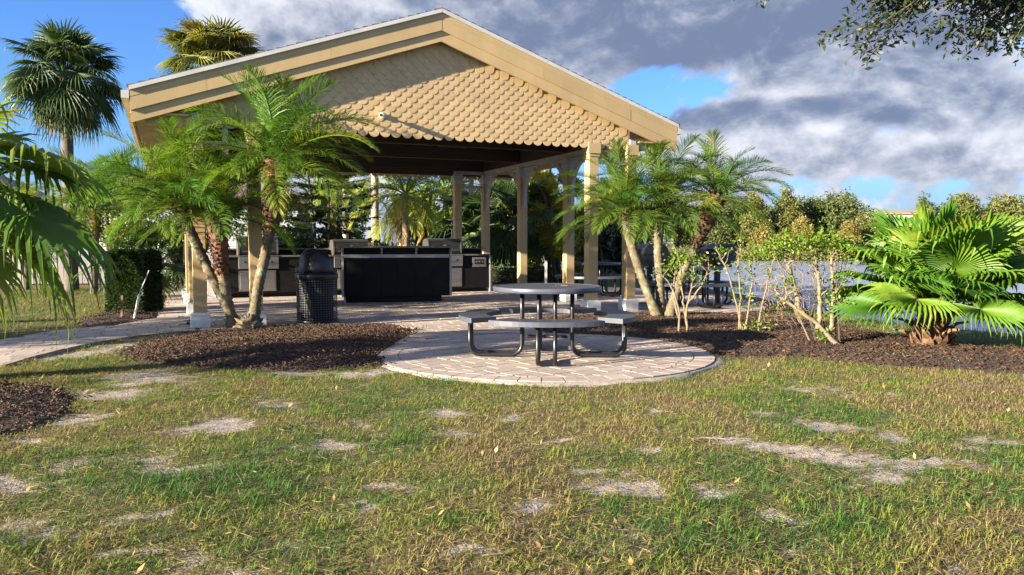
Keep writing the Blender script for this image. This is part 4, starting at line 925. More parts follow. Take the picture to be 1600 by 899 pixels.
def sabal(name, label, p, h, r, n, mat, sc, group=None, bend=0, low=-45, dead=0, tm='sabaltrunk'):
    root = thing(name, label, 'palm tree', p, 0, group); P = spline([(0, 0, -.1), (bend * .4, 0, h * .5), (bend, 0, h)], 20); g = random.Random(int(h * 10))
    MB().tube(P, [r * (1.15 - .25 * min(1, i / 6)) for i in range(20)], 12, mod=lambda i, k: 1 + .04 * ((i + k) % 2)).build('trunk', M[tm], root, True)
    boots(P[-3:], r, r * 1.35, 40, .22, g).build('boot_sheath', M['boots'], root)
    crown_of(root, P[-1], SAB, n, mat, 'fan_leaf', 82, low, az0=h, smin=.85 * sc, smax=1.1 * sc)
    for i in range(dead):
        a = i * 2.4; o = link('dead_leaf', SAB[3][1][i % 2], M['dead'], root); o.location = P[-1]; o.rotation_euler = (0, R(25), a); o.scale = (sc * .9,) * 3
    return root
sabal('cabbage_palm', 'tall dark cabbage palm with round crown at the upper left', (-11.35, 20.4, 0), 5.45, .15, 66, M['sabal'], 1.0, low=-55, dead=5)
sabal('cabbage_palm', 'yellowing cabbage palm crown rising behind the pavilion roof', (-9.3, 25, 0), 6.75, .16, 70, M['sabalY'], 1.08, low=-30, dead=5)
sabal('palmetto_palm', 'dark fan-leaved palmetto seen between the rear right posts', (-.85, 23.6, 0), 1.5, .17, 28, M['sabal'], 1.15, low=-40)
sabal('palmetto_palm', 'dark fan-leaved palmetto beyond the right side bracketed posts', (.10, 23.2, 0), 1.9, .18, 28, M['sabal'], 1.1, low=-40)
sabal('palmetto_palm', 'young fan-leaved palmetto behind the left corner post', (-8.0, 17.6, 0), .75, .12, 16, M['sabal'], .85, low=-20)
def feathery(label, p, h, n, sc, az):
    root = thing('feather_palm', label, 'palm tree', p, 0, 'feathery palms by the left lawn'); P = spline([(0, 0, -.1), (.05, 0, h * .5), (.1, 0, h)], 10)
    MB().tube(P, [.09] * 10, 10, mod=lambda i, k: 1 + .06 * (i % 2)).build('trunk', M['sabaltrunk'], root, True); boots(P[-4:], .10, .15, 50, .14, random.Random(6)).build('boot_sheath', M['boots'], root)
    crown_of(root, P[-1], PYG, n, M['pyg'], 'frond', 80, -10, az0=az, smin=.85 * sc, smax=1.1 * sc)
feathery('feathery palm growing on the lawn between fence and boxy hedge', (-10.15, 19.2, 0), 2.1, 34, 1.5, .8)
feathery('feathery palm in front of the picket fence at far left', (-12.9, 21.0, 0), 1.5, 28, 1.45, 2.1)
# queen palms beyond the counters
QUE = [(60, [pinnate(2.7, 56, .62, 64, 105, seed=k, ld=1.3, wd=.035, pet=.1) for k in (51, 52)]), (20, [pinnate(2.7, 56, .62, 28, 105, seed=k, ld=1.6, wd=.035, pet=.1) for k in (53, 54)]), (-10, [pinnate(2.4, 50, .58, -4, 80, seed=k, ld=1.6, wd=.035, pet=.1) for k in (55, 56)])]
def queen(label, p, h, n, r, az, tm='ptrunk', bend=0, sc=1.0, dead=2):
    root = thing('queen_palm', label, 'palm tree', p, 0, 'queen palms behind the pavilion'); P = spline([(0, 0, -.1), (bend * .3, 0, h * .5), (bend, 0, h)], 16)
    MB().tube(P, [r * (1.15 - .3 * i / 15) for i in range(16)], 12, mod=lambda i, k: 1 + .03 * (i % 2)).build('trunk', M[tm], root, True)
    crown_of(root, P[-1], QUE, n, M['queen'], 'frond', 78, -35, az0=az, smin=.85 * sc, smax=1.05 * sc)
    for i in range(dead):
        o = link('dead_frond', QUE[2][1][i % 2], M['dead'], root); o.location = P[-1]; o.rotation_euler = (0, R(42), i * 2.1 + az); o.scale = (.8 * sc,) * 3
queen('bright yellow-green queen palm seen left of the rear posts', (-3.55, 26.5, 0), 2.9, 22, .11, .4, dead=3)
queen('bright queen palm with pale straight trunk behind the middle grill', (-4.65, 27.0, 0), 6.3, 20, .125, 1.3, dead=0)
queen('bright queen palm half hidden by the palmettos behind the pavilion', (-2.0, 28.5, 0), 3.4, 22, .12, 2.0, bend=.2, dead=1)
queen('bright queen palm deep behind the dark conifer', (-6.5, 31, 0), 3.6, 20, .12, 3.1, dead=1)

# ------------------------------------------------------------------ shrubs, hedges, trees
def bush(name, label, p, size, n, leaf, mat, cat='shrub', group=None, clumps=22, aspect=.5, stems=6, smat='darkstem', h0=.12, seed=1, up=.6, cr=(.22, .42), cone=False, parent=None):
    g = np.random.default_rng(seed); root = thing(name, label, cat, p, 0, group) if parent is None else parent
    u = rnd_dirs(clumps, g) * (g.random(clumps) ** .4)[:, None] * .72
    c = u * np.array(size) / 2; c[:, 2] += size[2] / 2 + h0
    if cone: f = np.clip((c[:, 2] - h0) / size[2], 0, 1); c[:, :2] *= (1.25 - .95 * f)[:, None]
    rad = g.uniform(*cr, clumps) * min(size) * .75; P, k = clump_points(n, c, rad, g); P[:, 2] = np.maximum(P[:, 2], .02)
    tone = g.random(clumps)[k] * .6 + .2; link('crown', leaf_mesh('crown', P, leaf, aspect, up, g=g, cv=tone), M[mat], root)
    order = np.argsort(-c[:, 2])
    for i in range(stems):
        q = c[order[(i * 3) % clumps]]; b = np.array([g.normal() * .06 * size[0], g.normal() * .06 * size[1], -.05]); mid = (b + q) / 2 + g.normal(size=3) * .05 * size[2]
        rr = .014 * size[2] + .006; MB().tube(spline([b, mid, q], 8), list(np.linspace(rr, rr * .4, 8)), 6).build('stem', M[smat], root, True)
    return root
def hedge(name, label, p, rz, sz, n, leaf, mat):
    root = thing(name, label, 'hedge', p, rz); g = np.random.default_rng(int(sz[2] * 100)); a, b, h = sz
    MB().b2(-a / 2 + .06, a / 2 - .06, -b / 2 + .06, b / 2 - .06, .12, h - .07).build('twig_core', M['darkstem'], root)
    area = np.array([b * h, b * h, a * h, a * h, a * b]); f = g.choice(5, n, p=area / area.sum()); U = g.uniform(-.5, .5, (n, 3)); ax = np.array([0, 0, 1, 1, 2])[f]; sg = np.array([-.5, .5, -.5, .5, .5])[f]
    U[np.arange(n), ax] = sg - np.sign(sg) * np.abs(g.normal(0, .035, n)); P = U * np.array(sz) + np.array([0, 0, h / 2]); P[:, 2] = np.maximum(P[:, 2], .04)
    ed = np.maximum(np.abs(U[:, 0]) - .42, 0) + np.maximum(np.abs(U[:, 1]) - .42, 0); P[:, 2] -= np.where(U[:, 2] > .4, ed * .6 * h * .5, 0)
    P += .05 * (np.stack([fbm(P[:, 0] * 4 + 1, P[:, 2] * 4), fbm(P[:, 1] * 4 + 7, P[:, 2] * 4), fbm(P[:, 0] * 4, P[:, 1] * 4 + 3)], 1) - .5)
    D = np.zeros((n, 3)); D[np.arange(n), ax] = np.sign(sg); link('foliage', leaf_mesh('foliage', P, leaf, .55, .4, D * .7, g), M[mat], root)
    for i in range(5): MB().tube([(g.uniform(-.3, .3) * a, g.uniform(-.3, .3) * b, -.05), (g.uniform(-.3, .3) * a, g.uniform(-.3, .3) * b, .4)], .018, 6).build('stem', M['darkstem'], root)
hedge('clipped_hedge', 'boxy clipped dark green hedge beside the left path', (-6.80, 14.25, 0), R(-6), (.66, .66, 1.10), 20000, .045, 'hedge')
hedge('low_hedge', 'low dark hedge strip beside the right end of the counter', (.15, 21.9, 0), R(20), (1.9, .6, .55), 6000, .05, 'hedge')
bush('round_shrub', 'small round dark shrub on the lawn by the picket fence', (-8.75, 20.6, 0), (.7, .6, .65), 2600, .05, 'hedge', seed=3, h0=.05, stems=4)
o = MB().tube([(0, 0, -.1), (.12, .0, .42)], .019, 10).build('pipe', M['pipe']); o.name = 'white_pipe'; o.location = (-6.13, 12.75, 0); tag(o, 'white plastic pipe leaning against the boxy hedge', 'pipe'); o2 = MB().tube([(.12, 0, .42), (.28, .02, .80)], .009, 8).build('thin_rod', M['greytrim'], o)
o = MB().box((0, 0, .18), (.03, .03, .46), ry=.04).build('wooden_stake', M['stake']); o.location = (-6.22, 12.6, 0); tag(o, 'short brown wooden stake in front of the boxy hedge', 'stake')
# glossy shrubs behind the counters
for i, (x, y, s, l) in enumerate(((-5.6, 22.3, 1.5, 'glossy dark shrub behind the counter, left of the conifer'), (-4.6, 22.6, 1.35, 'glossy dark shrub behind the counter, under the conifer'), (-3.65, 22.4, 1.2, 'glossy dark shrub behind the middle grill'), (-6.6, 22.2, 1.4, 'glossy dark shrub behind the left grill'))):
    bush('glossy_shrub', l, (x, y, 0), (1.5, 1.1, s), 2600, .17, 'dkleaf', group='glossy shrubs behind the counter', seed=20 + i, aspect=.38, h0=.1)
def conifer(p):
    root = thing('norfolk_pine', 'dark layered conifer behind the middle of the counter', 'conifer', p); g = np.random.default_rng(9); Ps = []; Ds = []
    for s in range(3):
        bx, by, lean = ((-.28, 0, -.5), (.14, .1, .12), (.05, -.2, -.06))[s]; H = (5.4, 5.6, 4.6)[s]; T = spline([(bx, by, -.1), (bx + lean * .5, by, H * .5), (bx + lean * 1.1, by, H)], 16)
        MB().tube(T, list(np.linspace(.055, .012, 16)), 8).build('trunk', M['darkstem'], root, True); br = MB()
        for z in np.arange(.7, H - .2, .30):
            c = T[min(15, int(z / H * 15))]; L = 1.15 * (1 - z / H) ** .6 + .15
            for k in range(5):
                a = k * 1.2566 + g.uniform(0, .5) + z * 2; l = L * g.uniform(.7, 1.15); N = 7; pts = []
                for j in range(N + 1):
                    q = j / N; pts.append((c[0] + math.cos(a) * l * q, c[1] + math.sin(a) * l * q, z - .16 * l * q + .22 * l * q * q))
                br.tube(pts, list(np.linspace(.014, .004, N + 1)), 4, cap=False)
                m = int(75 * l); q = g.random(m) ** .8; P = np.stack([c[0] + math.cos(a) * l * q, c[1] + math.sin(a) * l * q, z - .16 * l * q + .22 * l * q * q], 1); sd = g.choice([-1, 1], m) * g.random(m) * .30 * l * (1.05 - q)
                P[:, 0] += -math.sin(a) * sd; P[:, 1] += math.cos(a) * sd; P[:, 2] -= np.abs(sd) * .25; Ps.append(P); Ds.append(np.tile([math.cos(a), math.sin(a), -.1], (m, 1)))
        br.build('branches', M['darkstem'], root)
    link('needles', leaf_mesh('needles', np.vstack(Ps), .13, .28, .8, np.vstack(Ds), g), M['needle'], root)
conifer((-4.95, 21.6, 0))
bush('bald_cypress', 'feathery yellow-green cypress between the right side posts', (1.25, 22.9, 0), (2.1, 1.8, 5.0), 15000, .15, 'cypress', 'tree', seed=31, clumps=60, aspect=.22, up=.1, cr=(.10, .2), cone=False, h0=-.2, stems=5, smat='bark')
bush('bald_cypress', 'feathery yellow-green cypress low behind the far picnic table', (2.6, 24.5, 0), (2.6, 1.8, 2.3), 8000, .15, 'cypress', 'tree', seed=32, clumps=36, aspect=.22, up=.1, cr=(.12, .25), h0=-.2, smat='bark')
bush('bald_cypress', 'feathery yellow-green cypress rising behind the right palm crowns', (3.3, 27.5, -.2), (3.0, 2.6, 3.6), 9000, .18, 'farA', 'tree', seed=36, clumps=40, aspect=.3, up=.1, cr=(.12, .25), h0=-.2, smat='bark')
bush('magnolia_shrub', 'shrub with large dark leathery leaves behind the right posts', (2.12, 21.0, 0), (1.5, 1.1, 2.1), 1500, .17, 'magnolia', seed=33, aspect=.5, clumps=26)
bush('magnolia_shrub', 'second dark leathery shrub beyond the right corner post', (3.1, 21.6, 0), (1.4, 1.0, 1.9), 1300, .17, 'magnolia', seed=34, aspect=.5, clumps=26)
bush('lakeside_shrub', 'low yellow-green shrub at the water edge behind the tables', (4.3, 21.0, -.3), (2.2, 1.2, 1.3), 4500, .07, 'brite', seed=35, clumps=30)
# greenery beyond the lawn on the left
for i, (x, y, sz, mt, l) in enumerate(((-12.9, 25.5, (3.8, 2.2, 4.5), 'thicket', 'broad green shrub behind the fence under the tall cabbage palm'), (-10.2, 26.0, (3.6, 2.0, 5.2), 'midleaf', 'tall dark shrub behind the fence left of the pavilion'), (-15.9, 26, (3.8, 2.2, 3.1), 'dkleaf', 'dark shrub behind the fence at the far left'), (-8.4, 28.5, (3.2, 2.0, 3.2), 'thicket', 'green shrub in front of the pale house'), (-9.6, 23.4, (1.4, 1.2, 1.7), 'dkleaf', 'dark leafy shrub growing against the picket fence'))):
    bush('garden_shrub', l, (x, y, 0), sz, 6500, .12, mt, group='garden shrubs beyond the lawn', seed=40 + i, clumps=34, cr=(.16, .3))
for i, (x, y, sz, l) in enumerate(((-8.0, 37, (5, 2.5, 5.2), 'tall bright green thicket behind the dark conifer'), (-3.6, 36, (5, 2.5, 5.6), 'tall bright green thicket behind the pale palm trunk'), (.6, 35, (5, 2.5, 5.4), 'tall bright green thicket behind the palmettos'), (-12.0, 38, (4, 2.5, 4.6), 'tall bright green thicket beside the pale house'), (.4, 26.5, (3.6, 2.0, 4.6), 'bright green thicket close behind the palmettos'), (3.4, 30, (4.2, 2.2, 4.4), 'bright green thicket seen beyond the right corner post'))):
    bush('green_thicket', l, (x, y, -.1), sz, 8000, .22, 'thicket', group='bright thickets far behind the pavilion', seed=70 + i, clumps=44, cr=(.2, .34), aspect=.35, h0=-.3)
def bare_shrub():
    root = thing('bare_shrub', 'grey leafless twiggy shrub behind the boxy hedge', 'shrub', (-9.35, 19.4, 0)); g = np.random.default_rng(2)
    for i in range(16):
        a = g.uniform(0, 6.28); mb = MB(); b = np.array([g.normal() * .08, g.normal() * .08, -.05]); t = np.array([math.cos(a) * g.uniform(.2, .7), math.sin(a) * g.uniform(.2, .7), g.uniform(1.0, 1.9)]); P = spline([b, (b + t) / 2 + g.normal(size=3) * .12, t], 9); mb.tube(P, list(np.linspace(.014, .004, 9)), 5)
        for k in range(7):
            q = P[g.integers(3, 9)]; d = rnd_dirs(1, g)[0]; d[2] = abs(d[2]); mb.tube([q, q + d * .14 + g.normal(size=3) * .02, q + d * .32], [.005, .004, .002], 4, cap=False)
        mb.build('stem', M['grey_twig'], root)
bare_shrub()
# leggy pruned shrubs in the right bed
def leggy(name, label, p, stems, tufts, mat, g, twigs=0, stem_r=.016, leaf=.042, nl=95, top=None):
    root = thing(name, label, 'shrub', p, 0, 'leggy pruned shrubs in the right bed'); tips = []
    for s in stems:
        P = spline([np.array(q) for q in s], 14); tips += [P[-1], P[9]]
        mb = MB(); mb.tube(P + g.normal(0, .006, P.shape), list(np.linspace(stem_r, stem_r * .45, 14)), 7)
        for k in range(4):
            q = P[g.integers(6, 14)]; d = rnd_dirs(1, g)[0]; d[2] = abs(d[2]) + .4; d /= np.linalg.norm(d); l = g.uniform(.10, .24); mb.tube([q, q + d * l * .5 + g.normal(size=3) * .015, q + d * l], [stem_r * .45, stem_r * .35, stem_r * .2], 5, cap=False); tips.append(q + d * l)
        mb.build('stem', M['palebark'], root, True)
    Pl = []
    for t in tufts: Pl.append(np.array(t[:3]) + g.normal(size=(int(nl * t[3]), 3)) * t[4] * np.array([1, 1, .7]))
    for t in tips: Pl.append(np.array(t) + g.normal(size=(8, 3)) * .035)
    Pl = np.vstack(Pl); link('foliage', leaf_mesh('foliage', Pl, leaf, .55, .5, g=g), M[mat], root)
    return root
g5 = np.random.default_rng(55)
leggy('leggy_shrub', 'almost bare pale-stemmed shrub nearest the round pad', (2.22, 10.55, .05), [[(0, 0, 0), (.0, 0, .35), (-.1, .02, .62), (-.3, 0, .82)], [(.12, 0, 0), (.13, .02, .4), (.2, 0, .7), (.22, .02, .95)], [(.12, .02, .1), (.06, .03, .5), (.02, .03, .95)], [(0, .03, .2), (-.05, .05, .6), (.0, .05, 1.0)], [(.13, 0, .38), (.3, 0, .62), (.42, 0, .9)]], [(.05, 0, 1.0, 1.2, .07), (.2, 0, .96, 1.0, .07), (-.08, .03, .9, .7, .06), (.25, .05, .75, .4, .05)], 'brite', g5)
leggy('leggy_shrub', 'pale-stemmed shrub with leaf tufts up its stems, second from the pad', (2.98, 10.5, .05), [[(.08, 0, 0), (0, 0, .4), (-.12, 0, .8), (-.28, 0, 1.12)], [(.05, 0, 0), (.05, 0, .5), (.02, 0, .9), (.05, 0, 1.2)], [(.1, 0, 0), (.18, 0, .4), (.2, 0, .75), (.16, 0, 1.0)], [(.3, .02, 0), (.36, 0, .45), (.45, 0, .8), (.5, 0, 1.05)]], [(.1, 0, .55, .7, .09), (.18, 0, .35, .6, .08), (.1, 0, .75, .5, .07), (.3, 0, .12, .9, .10), (.2, 0, .1, .7, .08), (.15, 0, .95, .5, .06), (.48, 0, .8, .3, .05), (-.2, 0, 1.08, .3, .05)], 'brite', g5)
r3 = leggy('leggy_shrub', 'leaning pale-trunked shrub with flat green top beside the fan palm', (3.82, 9.15, .05), [[(0, 0, -.05), (-.22, .05, .22), (-.48, .1, .42), (-.72, .15, .62)], [(-.25, .05, .2), (-.2, .15, .6), (-.25, .2, 1.05)], [(-.1, .1, .1), (-.02, .2, .55), (-.05, .25, 1.1)], [(-.45, .1, .4), (-.5, .2, .75), (-.62, .25, 1.08)]], [(-.62, .25, 1.15, 2.6, .11), (-.42, .25, 1.2, 3.2, .10), (-.2, .25, 1.22, 3.2, .11), (.02, .25, 1.18, 2.8, .11), (.22, .25, 1.1, 2.0, .10), (-.82, .25, 1.10, 1.6, .09), (-.05, .2, .5, 1.3, .12), (.05, .2, .75, 1.1, .12), (-.15, .1, .12, .9, .06), (-.55, .15, .75, .5, .05)], 'brite', g5, stem_r=.032, nl=130)
def dry_twigs():
    g = np.random.default_rng(12); mb = MB()
    for i in range(14):
        b = np.array([g.uniform(-.4, .1), .15 + g.normal() * .05, .05 + max(0, -g.uniform(-.3, .3))]); e = np.array([g.uniform(-.85, .25), .25 + g.normal() * .06, g.uniform(1.0, 1.2)]); b[0] += (e[0] - b[0]) * .35
        P = spline([b, (b + e) / 2 + g.normal(size=3) * .05, e], 8); MB().tube(P, list(np.linspace(.009, .004, 8)), 5, cap=False).build('thin_stem', M['darkstem'] if i % 3 else M['palebark'], r3)
    for i in range(170):
        c = np.array([-.55, .2, .62]) + g.normal(size=3) * np.array([.24, .1, .17]); d = rnd_dirs(1, g)[0]; l = g.uniform(.08, .24); mb.tube([c, c + d * l * .5 + g.normal(size=3) * .03, c + d * l], .0028, 3, cap=False)
    for i in range(130):
        c = np.array([-.30, .25, 1.0]) + g.normal(size=3) * np.array([.32, .1, .09]); d = rnd_dirs(1, g)[0]; l = g.uniform(.06, .2); mb.tube([c, c + d * l * .5 + g.normal(size=3) * .02, c + d * l], .0028, 3, cap=False)
    tag(mb.build('dry_twigs', M['tan_twig'], r3), kind='stuff')
dry_twigs()

# ------------------------------------------------------------------ far shore trees
def tree_mesh(seed, size, n, leaf, clumps, kind='round'):
    g = np.random.default_rng(seed); u = rnd_dirs(clumps, g) * (g.random(clumps) ** .35)[:, None]; f = (u[:, 2] + 1) / 2
    c = u * np.array(size) / 2 * .8; c[:, 2] += size[2] * .56
    if kind == 'cone': c[:, :2] *= (1.35 - 1.1 * f)[:, None]
    if kind == 'oak': c[:, 2] += (g.random(clumps) - .5) * .1 * size[2]
    rad = g.uniform(.12, .24, clumps) * size[0]; P, k = clump_points(n, c, rad, g, .5); P[:, 2] = np.maximum(P[:, 2], .3)
    return leaf_mesh('crown', P, leaf, .6, .5, g=g, cv=(g.random(clumps) * .6 + .2)[k]), c
TV = {'olive': (tree_mesh(1, (6, 6, 10), 6500, .36, 46), 'farA'), 'green': (tree_mesh(2, (8.5, 8, 9.5), 8000, .36, 52, 'oak'), 'farB'), 'gold': (tree_mesh(3, (5.5, 5, 7), 5200, .34, 40, 'cone'), 'farC'), 'slim': (tree_mesh(4, (5, 5, 10.5), 6000, .34, 44, 'cone'), 'farA')}
def far_tree(label, px, Y, s, kind, red=False):
    root = thing('shore_tree', label, 'tree', (px * Y, Y, -1.1), px * 37, 'trees across the lake'); (me, c), mt = TV[kind]
    if red: me = me.copy(); me.materials.clear(); mt = 'farC'
    link('crown', me, M[mt], root); H = c[:, 2].max()
    tr = MB(); tr.tube([(0, 0, -.3), (.1, 0, H * .3), (0, .1, H * .62)], [.24, .18, .08], 7); tr.build('trunk', M['bark'], root)
    for k in range(4):
        q = c[k * 5]; MB().tube([(.05, .02, H * .25), (q[0] * .5, q[1] * .5, (q[2] + H * .3) / 2), tuple(q)], [.1, .07, .03], 5).build('limb', M['bark'], root)
    root.scale = (s, s, s)
for l, x, Y, s, k in (('tall olive-green tree across the lake just right of the right palms', .304, 118, .98, 'slim'), ('slim olive tree across the lake with the highest crown', .345, 119, 1.02, 'slim'),
                      ('broad dark green oak across the lake left of the pale building', .408, 122, 1.03, 'green'), ('dark green tree across the lake between slim olive tree and broad oak', .373, 124, 1.0, 'green'),
                      ('golden shore tree below the slim olive tree', .366, 113, .86, 'gold'), ('golden shore tree at the water near the right palms', .318, 113, .80, 'gold'),
                      ('golden shore tree below the broad oak', .425, 113, .80, 'gold'), ('reddish-topped tree across the lake right of the pale building', .517, 124, 1.12, 'gold'),
                      ('olive tree across the lake above the fan palm crown', .567, 120, 1.08, 'olive'), ('olive tree across the lake at the right picture edge', .628, 119, 1.05, 'olive'), ('green oak across the lake behind the right palm crowns', .262, 121, .9, 'green'), ('low olive tree across the lake left of the pale building', .452, 116, .74, 'olive'), ('low golden tree across the lake in front of the pale building', .482, 114, .62, 'gold')):
    far_tree(l, x, Y, s, k, red='reddish' in l)
def woodland():
    Vs = []; Fs = []; cv = []; b = 0; g = np.random.default_rng(77)
    for kind in ('olive', 'green', 'slim'):
        (me, c), mt = TV[kind]; n = len(me.vertices); co = np.empty(n * 3, np.float32); me.vertices.foreach_get('co', co); co = co.reshape(-1, 3); a = np.empty(n, np.float32); me.attributes['cv'].data.foreach_get('value', a); n = n // 8 * 4; co = co[:n]; a = a[:n]
        for i in range(19):
            x = g.uniform(-.12, .80) if i % 4 else g.uniform(.2, .44); Y = g.uniform(124, 138); s = g.uniform(.86, 1.04)
            if .44 < x < .50: s *= .66
            r = g.uniform(0, 6.28); q = co * s; Vs.append(np.stack([q[:, 0] * math.cos(r) - q[:, 1] * math.sin(r) + x * Y, q[:, 0] * math.sin(r) + q[:, 1] * math.cos(r) + Y, q[:, 2] - 1.0], 1)); Fs.append(np.arange(n).reshape(-1, 4) + b); cv.append(a * .8); b += n
    tag(link('far_woodland', npmesh('far_woodland', np.vstack(Vs), np.vstack(Fs), {'cv': np.concatenate(cv)}), M['farB']), 'dense far woodland behind the trees across the lake', 'woodland', kind='stuff')
woodland()
def shore_brush():
    g = np.random.default_rng(78); n = 30000; x = g.uniform(.1, .75, n); Y = 111 + g.normal(0, 1.0, n); h = np.abs(g.normal(0, .7, n)) * (.5 + fbm(x * 60, x * 0 + 3)); P = np.stack([x * Y, Y, -1.35 + h], 1)
    tag(link('shore_brush', leaf_mesh('shore_brush', P, .35, .4, .2, g=g), M['farA']), 'low brush along the far water edge', 'brush', kind='stuff')
shore_brush()

# ------------------------------------------------------------------ buildings and fence
def house(name, label, p, rz, w_, d_, h, rise, wall, roof, wins=()):
    root = thing(name, label, 'house', p, rz); MB().b2(-w_ / 2, w_ / 2, -d_ / 2, d_ / 2, 0, h).build('wall', M[wall], root); ov = .5
    z = h; zr = h + rise; a, b = w_ / 2 + ov, d_ / 2 + ov
    V = [(-a, -b, z), (a, -b, z), (a, b, z), (-a, b, z), (-a + b * .9, 0, zr), (a - b * .9, 0, zr), (-a, -b, z - .15), (a, -b, z - .15), (a, b, z - .15), (-a, b, z - .15)]
    MB().add(V, [(0, 1, 5, 4), (1, 2, 5), (2, 3, 4, 5), (3, 0, 4), (6, 7, 1, 0), (7, 8, 2, 1), (8, 9, 3, 2), (9, 6, 0, 3), (9, 8, 7, 6)]).build('roof', M[roof], root)
    k = int(h / .22)
    if wall == 'siding':
        for i in range(k): MB().b2(-w_ / 2 - .02, w_ / 2 + .02, -d_ / 2 - .03, -d_ / 2 - .001, i * .22, i * .22 + .205).build('siding_board', M[wall], root)
    for x, z0, ww, hh in wins:
        f = MB().b2(x - ww / 2, x + ww / 2, -d_ / 2 - .08, -d_ / 2 - .035, z0, z0 + hh).build('window', M['white'], root); MB().b2(x - ww / 2 + .08, x + ww / 2 - .08, -d_ / 2 - .09, -d_ / 2 - .081, z0 + .08, z0 + hh - .08).build('pane', M['glass'], f)
    return root
hl = house('house', 'low house with weathered tan roof behind the left fan palm', (-29.5, 39, 0), R(12), 14, 9, 2.6, 2.5, 'stucco', 'rooftan', ((-3, .9, 1.4, 1.1), (2, .9, 1.4, 1.1)))
t_ = MB().add([(-.5, -.3, 0), (.5, -.35, 0), (.55, .3, .02), (-.45, .35, .02), (-.5, -.3, .02), (.5, -.35, .02), (.55, .3, .04), (-.45, .35, .04)], [(4, 5, 6, 7), (0, 1, 5, 4), (1, 2, 6, 5), (2, 3, 7, 6), (3, 0, 4, 7)]).build('roof_tarp', M['tarp']); t_.location = (-26.5, 35.6, 4.12); t_.rotation_euler = (R(28), 0, R(12)); tag(t_, 'small blue tarp patch on the tan house roof', 'tarp')
house('house', 'pale blue-grey sided house glimpsed behind the left grill', (-13.1, 34, 0), R(8), 8.5, 7, 2.9, 1.9, 'siding', 'roofmaroon', ((-1.5, .9, 1.2, 1.2),))
hb = house('lakeside_building', 'long pale building showing over the trees across the lake', (72.5, 152, -1), R(-8), 12, 8, 7.6, .9, 'stucco', 'rooftan', ((-3.5, 5.8, 1.4, 1.1), (0, 5.8, 1.4, 1.1), (3.5, 5.8, 1.4, 1.1)))
def fence():
    A = Vector((-19.5, 22.2, 0)); B = Vector((-7.6, 24.2, 0)); L = (B - A).length; d = (B - A).normalized(); root = thing('picket_fence', 'weathered grey picket fence across the lawn at left', 'fence', tuple(A), math.atan2(d.y, d.x)); g = random.Random(2)
    for z in (.25, .72): MB().b2(0, L, .03, .07, z, z + .09).build('rail', M['fence'], root)
    hw = .068; pk = MB().prism([(-hw, .03), (hw, .03), (hw, .86), (hw * .45, .95), (-hw * .45, .95), (-hw, .86)], 'y', 0, .022).mesh('picket')
    for i in range(int(L / .165)): o = link('picket', pk, M['fence'], root); o.location = (.08 + i * .165, 0, g.uniform(-.012, .012)); o.rotation_euler = (0, g.uniform(-.012, .012), 0)
    for i in range(int(L / 2.4) + 1): MB().b2(i * 2.4, i * 2.4 + .09, .071, .16, -.1, .95).build('fence_post', M['fence'], root)
fence()

